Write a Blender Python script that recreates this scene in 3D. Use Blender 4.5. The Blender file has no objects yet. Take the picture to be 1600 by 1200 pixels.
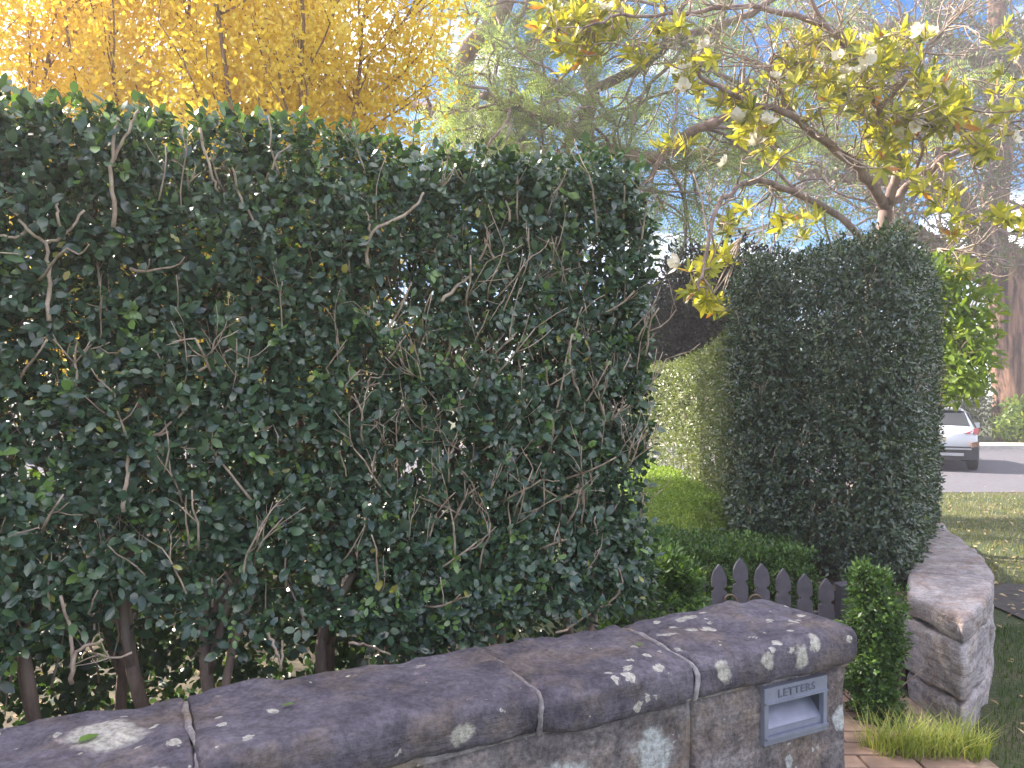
import bpy, math, random
import numpy as np
from mathutils import Matrix, Vector

# ------------------------------------------------------------------ camera, sky, sun
S = bpy.context.scene
COL = S.collection
R = math.radians
EYE = 1.6
cam_d = bpy.data.cameras.new('camera'); cam = bpy.data.objects.new('camera', cam_d); COL.objects.link(cam)
cam.location = (0, 0, EYE); cam.rotation_euler = (R(90), 0, 0)
cam_d.sensor_width = 36; cam_d.lens = 27; cam_d.shift_y = 10/1600
cam_d.clip_start = 0.05; cam_d.clip_end = 2000
S.camera = cam

SUN_AZ = math.atan2(-0.88, 0.47)          # from +Y towards +X
SUN_EL = R(37)
sun_dir = Vector((math.sin(SUN_AZ)*math.cos(SUN_EL), math.cos(SUN_AZ)*math.cos(SUN_EL), math.sin(SUN_EL)))
world = bpy.data.worlds.new('World'); S.world = world; world.use_nodes = True
wn, wl = world.node_tree.nodes, world.node_tree.links
wn.clear()
w_out = wn.new('ShaderNodeOutputWorld')
sky = wn.new('ShaderNodeTexSky'); sky.sky_type = 'NISHITA'; sky.sun_disc = False
sky.sun_elevation = SUN_EL; sky.sun_rotation = SUN_AZ
sky.altitude = 1800; sky.air_density = 1.1; sky.dust_density = 0.3; sky.ozone_density = 3.5
w_hsv = wn.new('ShaderNodeHueSaturation'); w_hsv.inputs['Saturation'].default_value = 1.6
wl.new(sky.outputs['Color'], w_hsv.inputs['Color'])
bg_sky = wn.new('ShaderNodeBackground'); bg_sky.inputs['Strength'].default_value = 0.07
wl.new(w_hsv.outputs['Color'], bg_sky.inputs['Color'])
bg_cl = wn.new('ShaderNodeBackground'); bg_cl.inputs['Color'].default_value = (1, 0.97, 0.95, 1); bg_cl.inputs['Strength'].default_value = 1.45
w_tc = wn.new('ShaderNodeTexCoord'); w_map = wn.new('ShaderNodeMapping')
w_map.inputs['Scale'].default_value = (1.6, 1.6, 4.2); w_map.inputs['Location'].default_value = (5.3, 2.2, 0.15)
wl.new(w_tc.outputs['Generated'], w_map.inputs['Vector'])
w_no = wn.new('ShaderNodeTexNoise'); w_no.inputs['Scale'].default_value = 1.5; w_no.inputs['Detail'].default_value = 9; w_no.inputs['Roughness'].default_value = 0.55
wl.new(w_map.outputs['Vector'], w_no.inputs['Vector'])
w_rmp = wn.new('ShaderNodeValToRGB'); w_rmp.color_ramp.elements[0].position = 0.495; w_rmp.color_ramp.elements[1].position = 0.62
wl.new(w_no.outputs['Fac'], w_rmp.inputs['Fac'])
w_mix = wn.new('ShaderNodeMixShader')
wl.new(w_rmp.outputs['Color'], w_mix.inputs['Fac']); wl.new(bg_sky.outputs[0], w_mix.inputs[1]); wl.new(bg_cl.outputs[0], w_mix.inputs[2])
wl.new(w_mix.outputs[0], w_out.inputs['Surface'])

sd = bpy.data.lights.new('sun', 'SUN'); sd.energy = 5.0; sd.angle = R(0.5); sd.color = (1.0, 0.92, 0.78)
so = bpy.data.objects.new('sun', sd); COL.objects.link(so)
so.rotation_euler = sun_dir.to_track_quat('Z', 'Y').to_euler(); so.location = (-20, 15, 20)

S.render.engine = 'CYCLES'
S.view_settings.view_transform = 'Standard'; S.view_settings.look = 'None'
S.view_settings.gamma = 1; S.view_settings.use_curve_mapping = False
S.view_settings.exposure = 1.85
S.view_settings.use_white_balance = True; S.view_settings.white_balance_temperature = 6450; S.view_settings.white_balance_tint = 15
S.cycles.max_bounces = 6; S.cycles.diffuse_bounces = 3; S.cycles.glossy_bounces = 2
S.cycles.transmission_bounces = 4; S.cycles.transparent_max_bounces = 4
S.cycles.caustics_reflective = False; S.cycles.caustics_refractive = False

rng = np.random.default_rng(11)
random.seed(11)

# ------------------------------------------------------------------ helpers
def at(px, py, Y):
    """world point that a level 27 mm camera at the origin sees at px,py at depth Y"""
    return np.array([(px-800)/1200*Y, Y, EYE-(py-610)/1200*Y])

D2 = np.array([0.8944, 0.4472]); N2 = np.array([-0.4472, 0.8944])      # along and behind the front wall
def dn(d, n, z):
    p = d*D2+n*N2
    return np.array([p[0], p[1], z])

def hash3(i, j, k, seed):
    h = (i.astype(np.int64)*374761393 + j.astype(np.int64)*668265263 + k.astype(np.int64)*2147483647 + seed*974711) & 0xffffffff
    h = ((h ^ (h >> 13))*1274126177) & 0xffffffff
    h = (h ^ (h >> 16)) & 0xffffff
    return h/float(0xffffff)
def vnoise(P, scale=1.0, seed=0):
    Q = np.asarray(P)*scale
    f = np.floor(Q); t = Q-f; t = t*t*(3-2*t); f = f.astype(np.int64)
    r = 0
    for a in (0, 1):
        for b in (0, 1):
            for c in (0, 1):
                w = (t[:, 0] if a else 1-t[:, 0])*(t[:, 1] if b else 1-t[:, 1])*(t[:, 2] if c else 1-t[:, 2])
                r = r + w*hash3(f[:, 0]+a, f[:, 1]+b, f[:, 2]+c, seed)
    return r
def fbm(P, scale=1.0, seed=0, octv=3):
    s = 0; a = .5
    for o in range(octv):
        s = s + a*(vnoise(P, scale*2**o, seed+o)-.5); a *= .5
    return s

def unit(v):
    v = np.asarray(v, float)
    return v/np.maximum(np.linalg.norm(v, axis=-1, keepdims=True), 1e-9)

def mesh(name, V, F, mat=None, tint=None, smooth=False, mats=None, midx=None):
    """V (n,3); F (m,k) uniform k or list of lists"""
    me = bpy.data.meshes.new(name)
    V = np.asarray(V, np.float32)
    if isinstance(F, list):
        me.from_pydata(V.tolist(), [], F)
    else:
        F = np.asarray(F, np.int32); m, k = F.shape
        me.vertices.add(len(V)); me.vertices.foreach_set('co', V.ravel())
        me.loops.add(m*k); me.loops.foreach_set('vertex_index', F.ravel())
        me.polygons.add(m); me.polygons.foreach_set('loop_start', np.arange(0, m*k, k, dtype=np.int32))
        me.polygons.foreach_set('loop_total', np.full(m, k, np.int32))
        me.update(calc_edges=True)
    if smooth: me.polygons.foreach_set('use_smooth', np.ones(len(me.polygons), bool))
    if tint is not None:
        a = me.attributes.new('tint', 'FLOAT', 'POINT'); a.data.foreach_set('value', np.asarray(tint, np.float32))
    if mats:
        for m_ in mats: me.materials.append(m_)
        me.polygons.foreach_set('material_index', np.asarray(midx, np.int32))
    elif mat: me.materials.append(mat)
    me.update()
    return me

def link(name, data, parent=None, loc=None, kind=None):
    o = bpy.data.objects.new(name, data); COL.objects.link(o)
    if parent is not None: o.parent = parent
    if loc is not None: o.location = loc
    if kind: o['kind'] = kind
    return o
def thing(name, label, cat, loc, group=None):
    o = link(name, None, None, loc); o.empty_display_size = .1
    o['label'] = label; o['category'] = cat
    if group: o['group'] = group
    return o
def part(name, parent, V, F, mat, tint=None, smooth=False, kind=None, root=None):
    """vertices in world coordinates, stored relative to the thing's base"""
    base = np.array((root or parent).location)
    off = base if root is None else base
    o = link(name, mesh(name, np.asarray(V)-off, F, mat, tint, smooth), parent, None, kind)
    return o
def struct(name, V, F, mat, smooth=False, tint=None):
    return link(name, mesh(name, V, F, mat, tint, smooth), kind='structure')

class MB:
    def __init__(s): s.V = []; s.F = []; s.T = []; s.n = 0
    def add(s, V, F, t=None):
        V = np.asarray(V, float); s.V.append(V); s.F += [[int(i)+s.n for i in f] for f in F]; s.n += len(V)
        s.T.append(np.full(len(V), 0.5 if t is None else t)); return s
    def box(s, c, h, rot=None):
        c = np.array(c); h = np.array(h)
        q = np.array([[x, y, z] for x in (-1, 1) for y in (-1, 1) for z in (-1, 1)])*h
        if rot is not None: q = q@np.asarray(rot).T
        return s.add(q+c, [[0, 1, 3, 2], [4, 6, 7, 5], [0, 4, 5, 1], [2, 3, 7, 6], [0, 2, 6, 4], [1, 5, 7, 3]])
    def get(s): return np.concatenate(s.V), s.F

def tube(pts, rad, sides=6, cap=True):
    pts = np.asarray(pts, float); n = len(pts)
    rad = np.broadcast_to(np.asarray(rad, float), (n,))
    tan = np.gradient(pts, axis=0) if n > 2 else np.repeat((pts[-1]-pts[0])[None], n, 0)
    tan = unit(tan)
    up = np.array([0, 0, 1.]) if abs(tan[0][2]) < .9 else np.array([1., 0, 0])
    a = unit(np.cross(tan, up)); b = np.cross(tan, a)
    # transport to avoid twist flips
    for i in range(1, n):
        v = a[i-1]-tan[i]*np.dot(a[i-1], tan[i]); a[i] = v/max(np.linalg.norm(v), 1e-9); b[i] = np.cross(tan[i], a[i])
    th = np.arange(sides)*2*math.pi/sides
    V = (pts[:, None]+rad[:, None, None]*(np.cos(th)[None, :, None]*a[:, None]+np.sin(th)[None, :, None]*b[:, None])).reshape(-1, 3)
    i = np.arange(n-1)[:, None]*sides; j = np.arange(sides)[None]; k = (j+1) % sides
    Q = np.stack([i+j, i+k, i+sides+k, i+sides+j], -1).reshape(-1, 4)
    T = np.concatenate([Q[:, [0, 1, 2]], Q[:, [0, 2, 3]]])
    if cap:
        e = (n-1)*sides
        T = np.concatenate([T, [[e, e+q, e+q+1] for q in range(1, sides-1)], [[0, q+1, q] for q in range(1, sides-1)]])
    return V, T
def tubes(lines, sides=6):
    Vs, Ts, n = [], [], 0
    for p, r in lines:
        v, t = tube(p, r, sides); Vs.append(v); Ts.append(t+n); n += len(v)
    if not Vs: return np.zeros((3, 3)), np.array([[0, 1, 2]])
    return np.concatenate(Vs), np.concatenate(Ts)

def smooth_line(pts, m=4):
    """Catmull-Rom through pts"""
    P = np.asarray(pts, float)
    P = np.vstack([2*P[0]-P[1], P, 2*P[-1]-P[-2]])
    out = []
    for i in range(1, len(P)-2):
        for t in np.arange(m)/m:
            out.append(.5*((2*P[i])+(-P[i-1]+P[i+1])*t+(2*P[i-1]-5*P[i]+4*P[i+1]-P[i+2])*t*t+(-P[i-1]+3*P[i]-3*P[i+1]+P[i+2])*t**3))
    out.append(P[-2])
    return np.array(out)

# leaf templates: (u along, v across, w up), triangles
LEAF8 = (np.array([[0, 0, 0], [.3, .43, .10], [.3, 0, 0], [.3, -.43, .10], [.68, .40, .04], [.68, 0, -.03], [.68, -.40, .04], [1, 0, -.12]]),
         np.array([[0, 2, 1], [0, 3, 2], [1, 2, 5], [1, 5, 4], [2, 3, 6], [2, 6, 5], [4, 5, 7], [5, 6, 7]]))
LEAFH = (np.array([[0, 0, 0], [.28, .42, .10], [.68, .44, .05], [1, 0, -.10], [.68, -.44, .05], [.28, -.42, .10]]), np.array([[0, 5, 1], [1, 5, 4], [1, 4, 2], [2, 4, 3]]))
LEAF4 = (np.array([[0, 0, 0], [.45, .46, .10], [.5, 0, 0], [.45, -.46, .10], [1, 0, -.08]]),
         np.array([[0, 2, 1], [0, 3, 2], [1, 2, 4], [2, 3, 4]]))
LEAF2 = (np.array([[0, 0, 0], [.5, .45, .1], [1, 0, 0], [.5, -.45, .1]]), np.array([[0, 3, 2], [0, 2, 1]]))
LEAF6 = (np.array([[0, 0, 0], [.3, .5, .06], [.75, .42, .02], [1, 0, -.1], [.75, -.42, .02], [.3, -.5, .06], [.5, 0, -.03]]),
         np.array([[0, 6, 1], [1, 6, 2], [2, 6, 3], [3, 6, 4], [4, 6, 5], [5, 6, 0]]))
def leaves(P, D, N, L, W, tmpl, tint):
    """P base points, D axes, N approximate normals (n,3); L,W (n,)"""
    tv, tt = tmpl
    D = unit(D); B = unit(np.cross(N, D)); N = np.cross(D, B)
    L = np.asarray(L)[:, None, None]; W = np.asarray(W)[:, None, None]
    V = P[:, None]+D[:, None]*tv[None, :, 0:1]*L+B[:, None]*tv[None, :, 1:2]*W+N[:, None]*tv[None, :, 2:3]*W
    k = len(tv)
    F = (tt[None]+(np.arange(len(P))*k)[:, None, None]).reshape(-1, 3)
    return V.reshape(-1, 3), F, np.repeat(tint, k)
def rdir(n):
    return unit(rng.normal(size=(n, 3)))

# ------------------------------------------------------------------ materials
def nt(name):
    m = bpy.data.materials.new(name); m.use_nodes = True
    n = m.node_tree.nodes; l = m.node_tree.links
    n.clear()
    return m, n, l
def ramp(n, l, src, stops, interp='LINEAR'):
    r = n.new('ShaderNodeValToRGB'); r.color_ramp.interpolation = interp
    e = r.color_ramp.elements
    while len(e) < len(stops): e.new(.5)
    for k, (p, c) in enumerate(stops):
        e[k].position = p; e[k].color = (*c, 1) if len(c) == 3 else c
    if src is not None: l.new(src, r.inputs['Fac'])
    return r.outputs['Color']
def mixc(n, l, fac, a, b, mode='MIX'):
    m = n.new('ShaderNodeMix'); m.data_type = 'RGBA'; m.blend_type = mode
    for sock, v in ((m.inputs[0], fac), (m.inputs[6], a), (m.inputs[7], b)):
        if hasattr(v, 'is_linked'): l.new(v, sock)
        elif isinstance(v, (int, float)): sock.default_value = v
        else: sock.default_value = (*v, 1)
    return m.outputs[2]
def leaf_mat(name, stops, rough=.4, transl=.3, tcol=(1.25, 1.3, .45), spec=.5):
    m, n, l = nt(name)
    a = n.new('ShaderNodeAttribute'); a.attribute_name = 'tint'
    c = ramp(n, l, a.outputs['Fac'], stops)
    p = n.new('ShaderNodeBsdfPrincipled'); p.inputs['Roughness'].default_value = rough; p.inputs['Specular IOR Level'].default_value = spec
    l.new(c, p.inputs['Base Color'])
    tr = n.new('ShaderNodeBsdfTranslucent'); l.new(mixc(n, l, 1.0, c, tcol, 'MULTIPLY'), tr.inputs['Color'])
    mx = n.new('ShaderNodeMixShader'); mx.inputs[0].default_value = transl
    l.new(p.outputs[0], mx.inputs[1]); l.new(tr.outputs[0], mx.inputs[2])
    o = n.new('ShaderNodeOutputMaterial'); l.new(mx.outputs[0], o.inputs['Surface'])
    return m
def bark_mat(name, c0, c1, scale=14, bump=.5, stretch=(1, 1, .25)):
    m, n, l = nt(name)
    tc = n.new('ShaderNodeTexCoord'); mp = n.new('ShaderNodeMapping'); mp.inputs['Scale'].default_value = stretch
    l.new(tc.outputs['Object'], mp.inputs['Vector'])
    no = n.new('ShaderNodeTexNoise'); no.inputs['Scale'].default_value = scale; no.inputs['Detail'].default_value = 8; no.inputs['Roughness'].default_value = .65
    l.new(mp.outputs[0], no.inputs['Vector'])
    c = ramp(n, l, no.outputs['Fac'], [(.40, c0), (.62, c1)])
    p = n.new('ShaderNodeBsdfPrincipled'); p.inputs['Roughness'].default_value = .85; l.new(c, p.inputs['Base Color'])
    b = n.new('ShaderNodeBump'); b.inputs['Strength'].default_value = bump; b.inputs['Distance'].default_value = .02
    l.new(no.outputs['Fac'], b.inputs['Height']); l.new(b.outputs[0], p.inputs['Normal'])
    o = n.new('ShaderNodeOutputMaterial'); l.new(p.outputs[0], o.inputs['Surface'])
    return m
def plain(name, col, rough=.5, metal=0., var=.15, scale=8, bump=0., alpha=None, coat=0.):
    m, n, l = nt(name)
    tc = n.new('ShaderNodeTexCoord')
    no = n.new('ShaderNodeTexNoise'); no.inputs['Scale'].default_value = scale; no.inputs['Detail'].default_value = 6
    l.new(tc.outputs['Object'], no.inputs['Vector'])
    c = ramp(n, l, no.outputs['Fac'], [(.3, tuple(x*(1-var) for x in col)), (.7, tuple(min(1, x*(1+var)) for x in col))])
    p = n.new('ShaderNodeBsdfPrincipled'); p.inputs['Roughness'].default_value = rough; p.inputs['Metallic'].default_value = metal
    p.inputs['Coat Weight'].default_value = coat
    l.new(c, p.inputs['Base Color'])
    if bump:
        b = n.new('ShaderNodeBump'); b.inputs['Strength'].default_value = bump; b.inputs['Distance'].default_value = .01
        l.new(no.outputs['Fac'], b.inputs['Height']); l.new(b.outputs[0], p.inputs['Normal'])
    o = n.new('ShaderNodeOutputMaterial'); l.new(p.outputs[0], o.inputs['Surface'])
    return m

def stone_mat(name, dark, mid, warm, warm_z=None, spots=(), lichen=.5, lich_col=(.66, .63, .55), rough_bump=.6, spot_scale=26, bedding=.3, grit=.8):
    """weathered sandstone: grime, brown stain, speckled lichen and a few named lichen blotches (object space points)"""
    m, n, l = nt(name)
    tc = n.new('ShaderNodeTexCoord'); V = tc.outputs['Object']
    def noise(sc, det=8, ro=.6, vec=V):
        x = n.new('ShaderNodeTexNoise'); x.inputs['Scale'].default_value = sc; x.inputs['Detail'].default_value = det; x.inputs['Roughness'].default_value = ro
        l.new(vec, x.inputs['Vector']); return x
    n1 = noise(3.2); n2 = noise(22, 8, .7); n3 = noise(7.5, 6, .65); n4 = noise(95, 4, .6)
    bm = n.new('ShaderNodeMapping'); bm.inputs['Scale'].default_value = (1.5, 1.5, 9); l.new(V, bm.inputs['Vector'])
    nb_ = noise(3.5, 8, .7, bm.outputs[0])
    base = ramp(n, l, n1.outputs['Fac'], [(.36, dark), (.6, mid)])
    base = mixc(n, l, ramp(n, l, n3.outputs['Fac'], [(.48, (0, 0, 0)), (.62, (1, 1, 1))]), base, warm)
    base = mixc(n, l, grit, base, ramp(n, l, n2.outputs['Fac'], [(.32, (.16, .15, .17)), (.5, (.66, .64, .66)), (.68, (1.15, 1.12, 1.1))]), 'MULTIPLY')
    base = mixc(n, l, bedding, base, ramp(n, l, nb_.outputs['Fac'], [(.36, (.3, .28, .29)), (.55, (.95, .93, .92)), (.7, (1.15, 1.13, 1.1))]), 'MULTIPLY')
    base = mixc(n, l, grit*.75, base, ramp(n, l, n4.outputs['Fac'], [(.36, (.3, .3, .3)), (.62, (1.05, 1.05, 1.05))]), 'MULTIPLY')
    # distort coordinates for ragged lichen rims
    dis = n.new('ShaderNodeVectorMath'); dis.operation = 'SCALE'; dis.inputs['Scale'].default_value = .05
    l.new(n2.outputs['Color'], dis.inputs[0])
    add = n.new('ShaderNodeVectorMath'); add.operation = 'ADD'; l.new(V, add.inputs[0]); l.new(dis.outputs[0], add.inputs[1])
    vo = n.new('ShaderNodeTexVoronoi'); vo.inputs['Scale'].default_value = spot_scale; vo.inputs['Randomness'].default_value = 1; l.new(add.outputs[0], vo.inputs['Vector'])
    msk = ramp(n, l, noise(4.5, 3).outputs['Fac'], [(.42, (0, 0, 0)), (.6, (1, 1, 1))])
    rad = n.new('ShaderNodeMath'); rad.operation = 'MULTIPLY'; l.new(msk, rad.inputs[0]); rad.inputs[1].default_value = .42*lichen
    wn_ = n.new('ShaderNodeTexWhiteNoise'); l.new(vo.outputs['Position'], wn_.inputs['Vector'])
    r2 = n.new('ShaderNodeMath'); r2.operation = 'MULTIPLY'; l.new(rad.outputs[0], r2.inputs[0]); l.new(wn_.outputs['Value'], r2.inputs[1])
    lt = n.new('ShaderNodeMath'); lt.operation = 'LESS_THAN'; l.new(vo.outputs['Distance'], lt.inputs[0]); l.new(r2.outputs[0], lt.inputs[1])
    mask = lt.outputs[0]
    for (c, r) in spots:
        sub = n.new('ShaderNodeVectorMath'); sub.operation = 'SUBTRACT'; l.new(add.outputs[0], sub.inputs[0]); sub.inputs[1].default_value = (c[0]+.025, c[1]+.025, c[2]+.025)
        dv = n.new('ShaderNodeVectorMath'); dv.operation = 'DIVIDE'; l.new(sub.outputs[0], dv.inputs[0]); dv.inputs[1].default_value = r if hasattr(r, '__len__') else (r, r, r)
        ln = n.new('ShaderNodeVectorMath'); ln.operation = 'LENGTH'; l.new(dv.outputs[0], ln.inputs[0])
        ad = n.new('ShaderNodeMath'); ad.operation = 'MULTIPLY_ADD'; l.new(n3.outputs['Fac'], ad.inputs[0]); ad.inputs[1].default_value = 1.6; ad.inputs[2].default_value = -.8
        su = n.new('ShaderNodeMath'); su.operation = 'ADD'; l.new(ln.outputs['Value'], su.inputs[0]); l.new(ad.outputs[0], su.inputs[1])
        sm = n.new('ShaderNodeMapRange'); sm.inputs['From Min'].default_value = 1.0; sm.inputs['From Max'].default_value = .7; l.new(su.outputs[0], sm.inputs['Value'])
        mx = n.new('ShaderNodeMath'); mx.operation = 'MAXIMUM'; l.new(mask, mx.inputs[0]); l.new(sm.outputs[0], mx.inputs[1]); mask = mx.outputs[0]
    lc = mixc(n, l, .8, lich_col, ramp(n, l, n4.outputs['Fac'], [(.35, (.42, .4, .38)), (.6, (1, 1, 1))]), 'MULTIPLY')
    fm = n.new('ShaderNodeMath'); fm.operation = 'MULTIPLY'; l.new(mask, fm.inputs[0]); fm.inputs[1].default_value = .85
    col = mixc(n, l, fm.outputs[0], base, lc)
    p = n.new('ShaderNodeBsdfPrincipled'); p.inputs['Roughness'].default_value = .88; p.inputs['Specular IOR Level'].default_value = .3
    l.new(col, p.inputs['Base Color'])
    h = n.new('ShaderNodeMath'); h.operation = 'MULTIPLY_ADD'; l.new(n2.outputs['Fac'], h.inputs[0]); h.inputs[1].default_value = .8
    h2 = n.new('ShaderNodeMath'); h2.operation = 'MULTIPLY_ADD'; l.new(n4.outputs['Fac'], h2.inputs[0]); h2.inputs[1].default_value = .35; l.new(h2.outputs[0], h.inputs[2]); 
    l.new(nb_.outputs['Fac'], h2.inputs[2])
    b = n.new('ShaderNodeBump'); b.inputs['Strength'].default_value = rough_bump; b.inputs['Distance'].default_value = .016
    l.new(h.outputs[0], b.inputs['Height']); l.new(b.outputs[0], p.inputs['Normal'])
    o = n.new('ShaderNodeOutputMaterial'); l.new(p.outputs[0], o.inputs['Surface'])
    return m

M = {}
M['hedge'] = leaf_mat('hedge_leaf', [(0, (.042, .072, .052)), (.5, (.062, .12, .072)), (.86, (.105, .185, .08)), (.91, (.17, .30, .08)), (.975, (.17, .27, .07)), (.99, (.42, .40, .10)), (1, (.5, .42, .14))], .27, .22, spec=.85)
M['hedge2'] = leaf_mat('clipped_leaf', [(0, (.042, .066, .045)), (.6, (.07, .11, .06)), (.9, (.115, .165, .075)), (1, (.22, .26, .11))], .29, .22, spec=.8)
M['hedge3'] = leaf_mat('inner_hedge_leaf', [(0, (.10, .13, .06)), (.6, (.18, .22, .09)), (1, (.34, .35, .18))], .35, .3)  # pale leaf, raised further so the colour carries the face's sunlight
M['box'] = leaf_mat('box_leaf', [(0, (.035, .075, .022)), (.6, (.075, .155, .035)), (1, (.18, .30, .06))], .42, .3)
M['box_bright'] = leaf_mat('sunlit_box_leaf', [(0, (.15, .24, .04)), (.6, (.26, .38, .07)), (1, (.40, .48, .13))], .45, .35)  # sunlight on the low hedge is partly put into this leaf colour
M['yellow'] = leaf_mat('autumn_leaf', [(0, (.64, .45, .04)), (.35, (.82, .64, .06)), (.7, (.90, .76, .10)), (.93, (.92, .82, .22)), (1, (.58, .58, .14))], .45, .55, (1.1, 1.02, .7))
M['feather'] = leaf_mat('feathery_leaf', [(0, (.17, .24, .11)), (.6, (.29, .37, .16)), (1, (.42, .46, .21))], .5, .55, (1.2, 1.2, .6))
M['magnolia'] = leaf_mat('magnolia_leaf', [(0, (.09, .14, .025)), (.5, (.36, .38, .045)), (.8, (.52, .50, .06)), (.93, (.66, .58, .10)), (.97, (.55, .26, .06)), (1, (.5, .2, .05))], .35, .45, (1.3, 1.2, .4))
M['petal'] = leaf_mat('petal', [(0, (.78, .74, .62)), (1, (.85, .82, .72))], .5, .3, (1, .98, .9))
M['shaded_leaf'] = leaf_mat('shaded_evergreen_leaf', [(0, (.016, .02, .017)), (1, (.028, .036, .025))], .6, .03, spec=.25)  # near black: deep shade painted into the leaves
M['street_leaf'] = leaf_mat('street_tree_leaf', [(0, (.07, .11, .04)), (.6, (.13, .18, .06)), (1, (.24, .27, .10))], .45, .35)
M['shrub'] = leaf_mat('shrub_leaf', [(0, (.09, .16, .03)), (.6, (.2, .3, .045)), (1, (.38, .42, .08))], .4, .45, (1.25, 1.2, .4))
M['bg_leaf'] = leaf_mat('background_leaf', [(0, (.04, .07, .03)), (.6, (.09, .13, .05)), (1, (.2, .2, .08))], .5, .3)
M['grass'] = leaf_mat('grass_blade', [(0, (.035, .075, .02)), (.6, (.07, .13, .03)), (1, (.16, .2, .06))], .5, .35)
M['dry_grass'] = leaf_mat('dry_grass_blade', [(0, (.12, .16, .05)), (.6, (.24, .26, .09)), (1, (.42, .36, .17))], .6, .35, (1.1, 1.05, .6))
M['tuft'] = leaf_mat('tuft_blade', [(0, (.14, .2, .05)), (.5, (.32, .38, .09)), (1, (.66, .60, .24))], .5, .4)
M['litter'] = leaf_mat('fallen_leaf', [(0, (.2, .11, .05)), (.5, (.36, .25, .12)), (1, (.6, .48, .25))], .7, .15, (1, .95, .7))
M['twig'] = bark_mat('twig_bark', (.30, .22, .16), (.52, .42, .32), 30, .3, (1, 1, .6))
M['stem'] = bark_mat('stem_bark', (.17, .125, .10), (.37, .285, .225), 16, .5)
M['grey_bark'] = bark_mat('grey_bark', (.17, .115, .10), (.34, .25, .22), 9, .7)
M['brown_bark'] = bark_mat('brown_bark', (.15, .09, .055), (.33, .21, .13), 10, .6)
M['red_bark'] = bark_mat('red_bark', (.055, .03, .022), (.36, .20, .135), 5.5, 1.0, (1, 1, .10))
M['pale_twig'] = bark_mat('pale_twig', (.25, .19, .15), (.48, .38, .30), 20, .3)

# ------------------------------------------------------------------ ground, road, paths
def gz(x, y):
    x = np.asarray(x, float); y = np.asarray(y, float)
    t = np.clip((y-5.5)/9.0, 0, 1); t = t*t*(3-2*t)
    return -.4*t
def ground_mat():
    m, n, l = nt('ground')
    tc = n.new('ShaderNodeTexCoord'); V = tc.outputs['Object']
    a = n.new('ShaderNodeTexNoise'); a.inputs['Scale'].default_value = 1.3; a.inputs['Detail'].default_value = 9; l.new(V, a.inputs['Vector'])
    b = n.new('ShaderNodeTexNoise'); b.inputs['Scale'].default_value = 40; b.inputs['Detail'].default_value = 6; l.new(V, b.inputs['Vector'])
    c = ramp(n, l, a.outputs['Fac'], [(.35, (.05, .075, .025)), (.55, (.09, .105, .04)), (.7, (.15, .12, .07))])
    c = mixc(n, l, .6, c, ramp(n, l, b.outputs['Fac'], [(.3, (.35, .35, .35)), (.7, (1.1, 1.1, 1.1))]), 'MULTIPLY')
    p = n.new('ShaderNodeBsdfPrincipled'); p.inputs['Roughness'].default_value = .95; l.new(c, p.inputs['Base Color'])
    bp = n.new('ShaderNodeBump'); bp.inputs['Strength'].default_value = .8; bp.inputs['Distance'].default_value = .03; l.new(b.outputs['Fac'], bp.inputs['Height']); l.new(bp.outputs[0], p.inputs['Normal'])
    o = n.new('ShaderNodeOutputMaterial'); l.new(p.outputs[0], o.inputs['Surface']); return m
M['ground'] = ground_mat()
def sheet(xs, ys, zf):
    X, Y = np.meshgrid(xs, ys); V = np.stack([X.ravel(), Y.ravel(), zf(X.ravel(), Y.ravel())], 1)
    nx, ny = len(xs), len(ys); i = (np.arange(ny-1)[:, None]*nx+np.arange(nx-1)[None]).ravel()
    return V, np.stack([i, i+1, i+nx+1, i+nx], 1)
xs = np.unique(np.concatenate([np.linspace(-150, 150, 30), np.linspace(-10, 30, 40)]))
ys = np.unique(np.concatenate([np.linspace(-60, 200, 30), np.linspace(0, 30, 50)]))
struct('ground', *sheet(xs, ys, gz), M['ground'])
M['asphalt'] = plain('asphalt', (.17, .16, .17), .9, 0, .25, 30, .4)
M['road'] = plain('road_asphalt', (.115, .11, .125), .9, 0, .18, 12, .3)
struct('road', *sheet(np.linspace(-40, 70, 40), np.linspace(15, 26, 12), lambda x, y: gz(x, y)+.008), M['road'])
struct('footpath', *sheet(np.linspace(3.55, 14, 24), np.linspace(5.2, 6.35, 5), lambda x, y: gz(x, y)+.006+.01*np.sin(x*2)), plain('footpath_asphalt', (.065, .058, .055), .95, 0, .35, 9, .6))
M['concrete'] = plain('kerb_concrete', (.55, .51, .45), .85, 0, .2, 5, .2)
mb = MB()
for k in range(40): mb.box((-40+k*2.75+1.37, 26.25, -.4+.06), (1.36, .25, .075))
struct('kerb', *mb.get(), M['concrete'])
struct('far_footpath', *sheet(np.linspace(-40, 70, 30), np.linspace(26.5, 28.3, 4), lambda x, y: gz(x, y)+.09), plain('far_paving', (.50, .44, .36), .9, 0, .2, 3, .2))
M['soil'] = plain('soil', (.085, .062, .045), .95, 0, .5, 14, .9)
bed = [(1.52, 4.95), (2.1, 4.1), (2.3, 4.35), (2.6, 4.8), (2.8, 5.3), (2.95, 5.9), (3.4, 7.4), (4.1, 10), (2.3, 10), (1.75, 5.6)]
nb = len(bed)
V = np.array([(x, y, z) for z in (.44, -.1) for x, y in bed])
struct('garden_bed', V, [list(range(nb))]+[[i, i+nb, (i+1) % nb+nb, (i+1) % nb] for i in range(nb)], M['soil'])
A = [dn(-14, 1.72, .26), dn(1.5, 1.72, .26), dn(1.62, 3.5, .24), dn(2.2, 7, .2), dn(3.2, 13, .1), dn(-14, 15, .1)]
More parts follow.
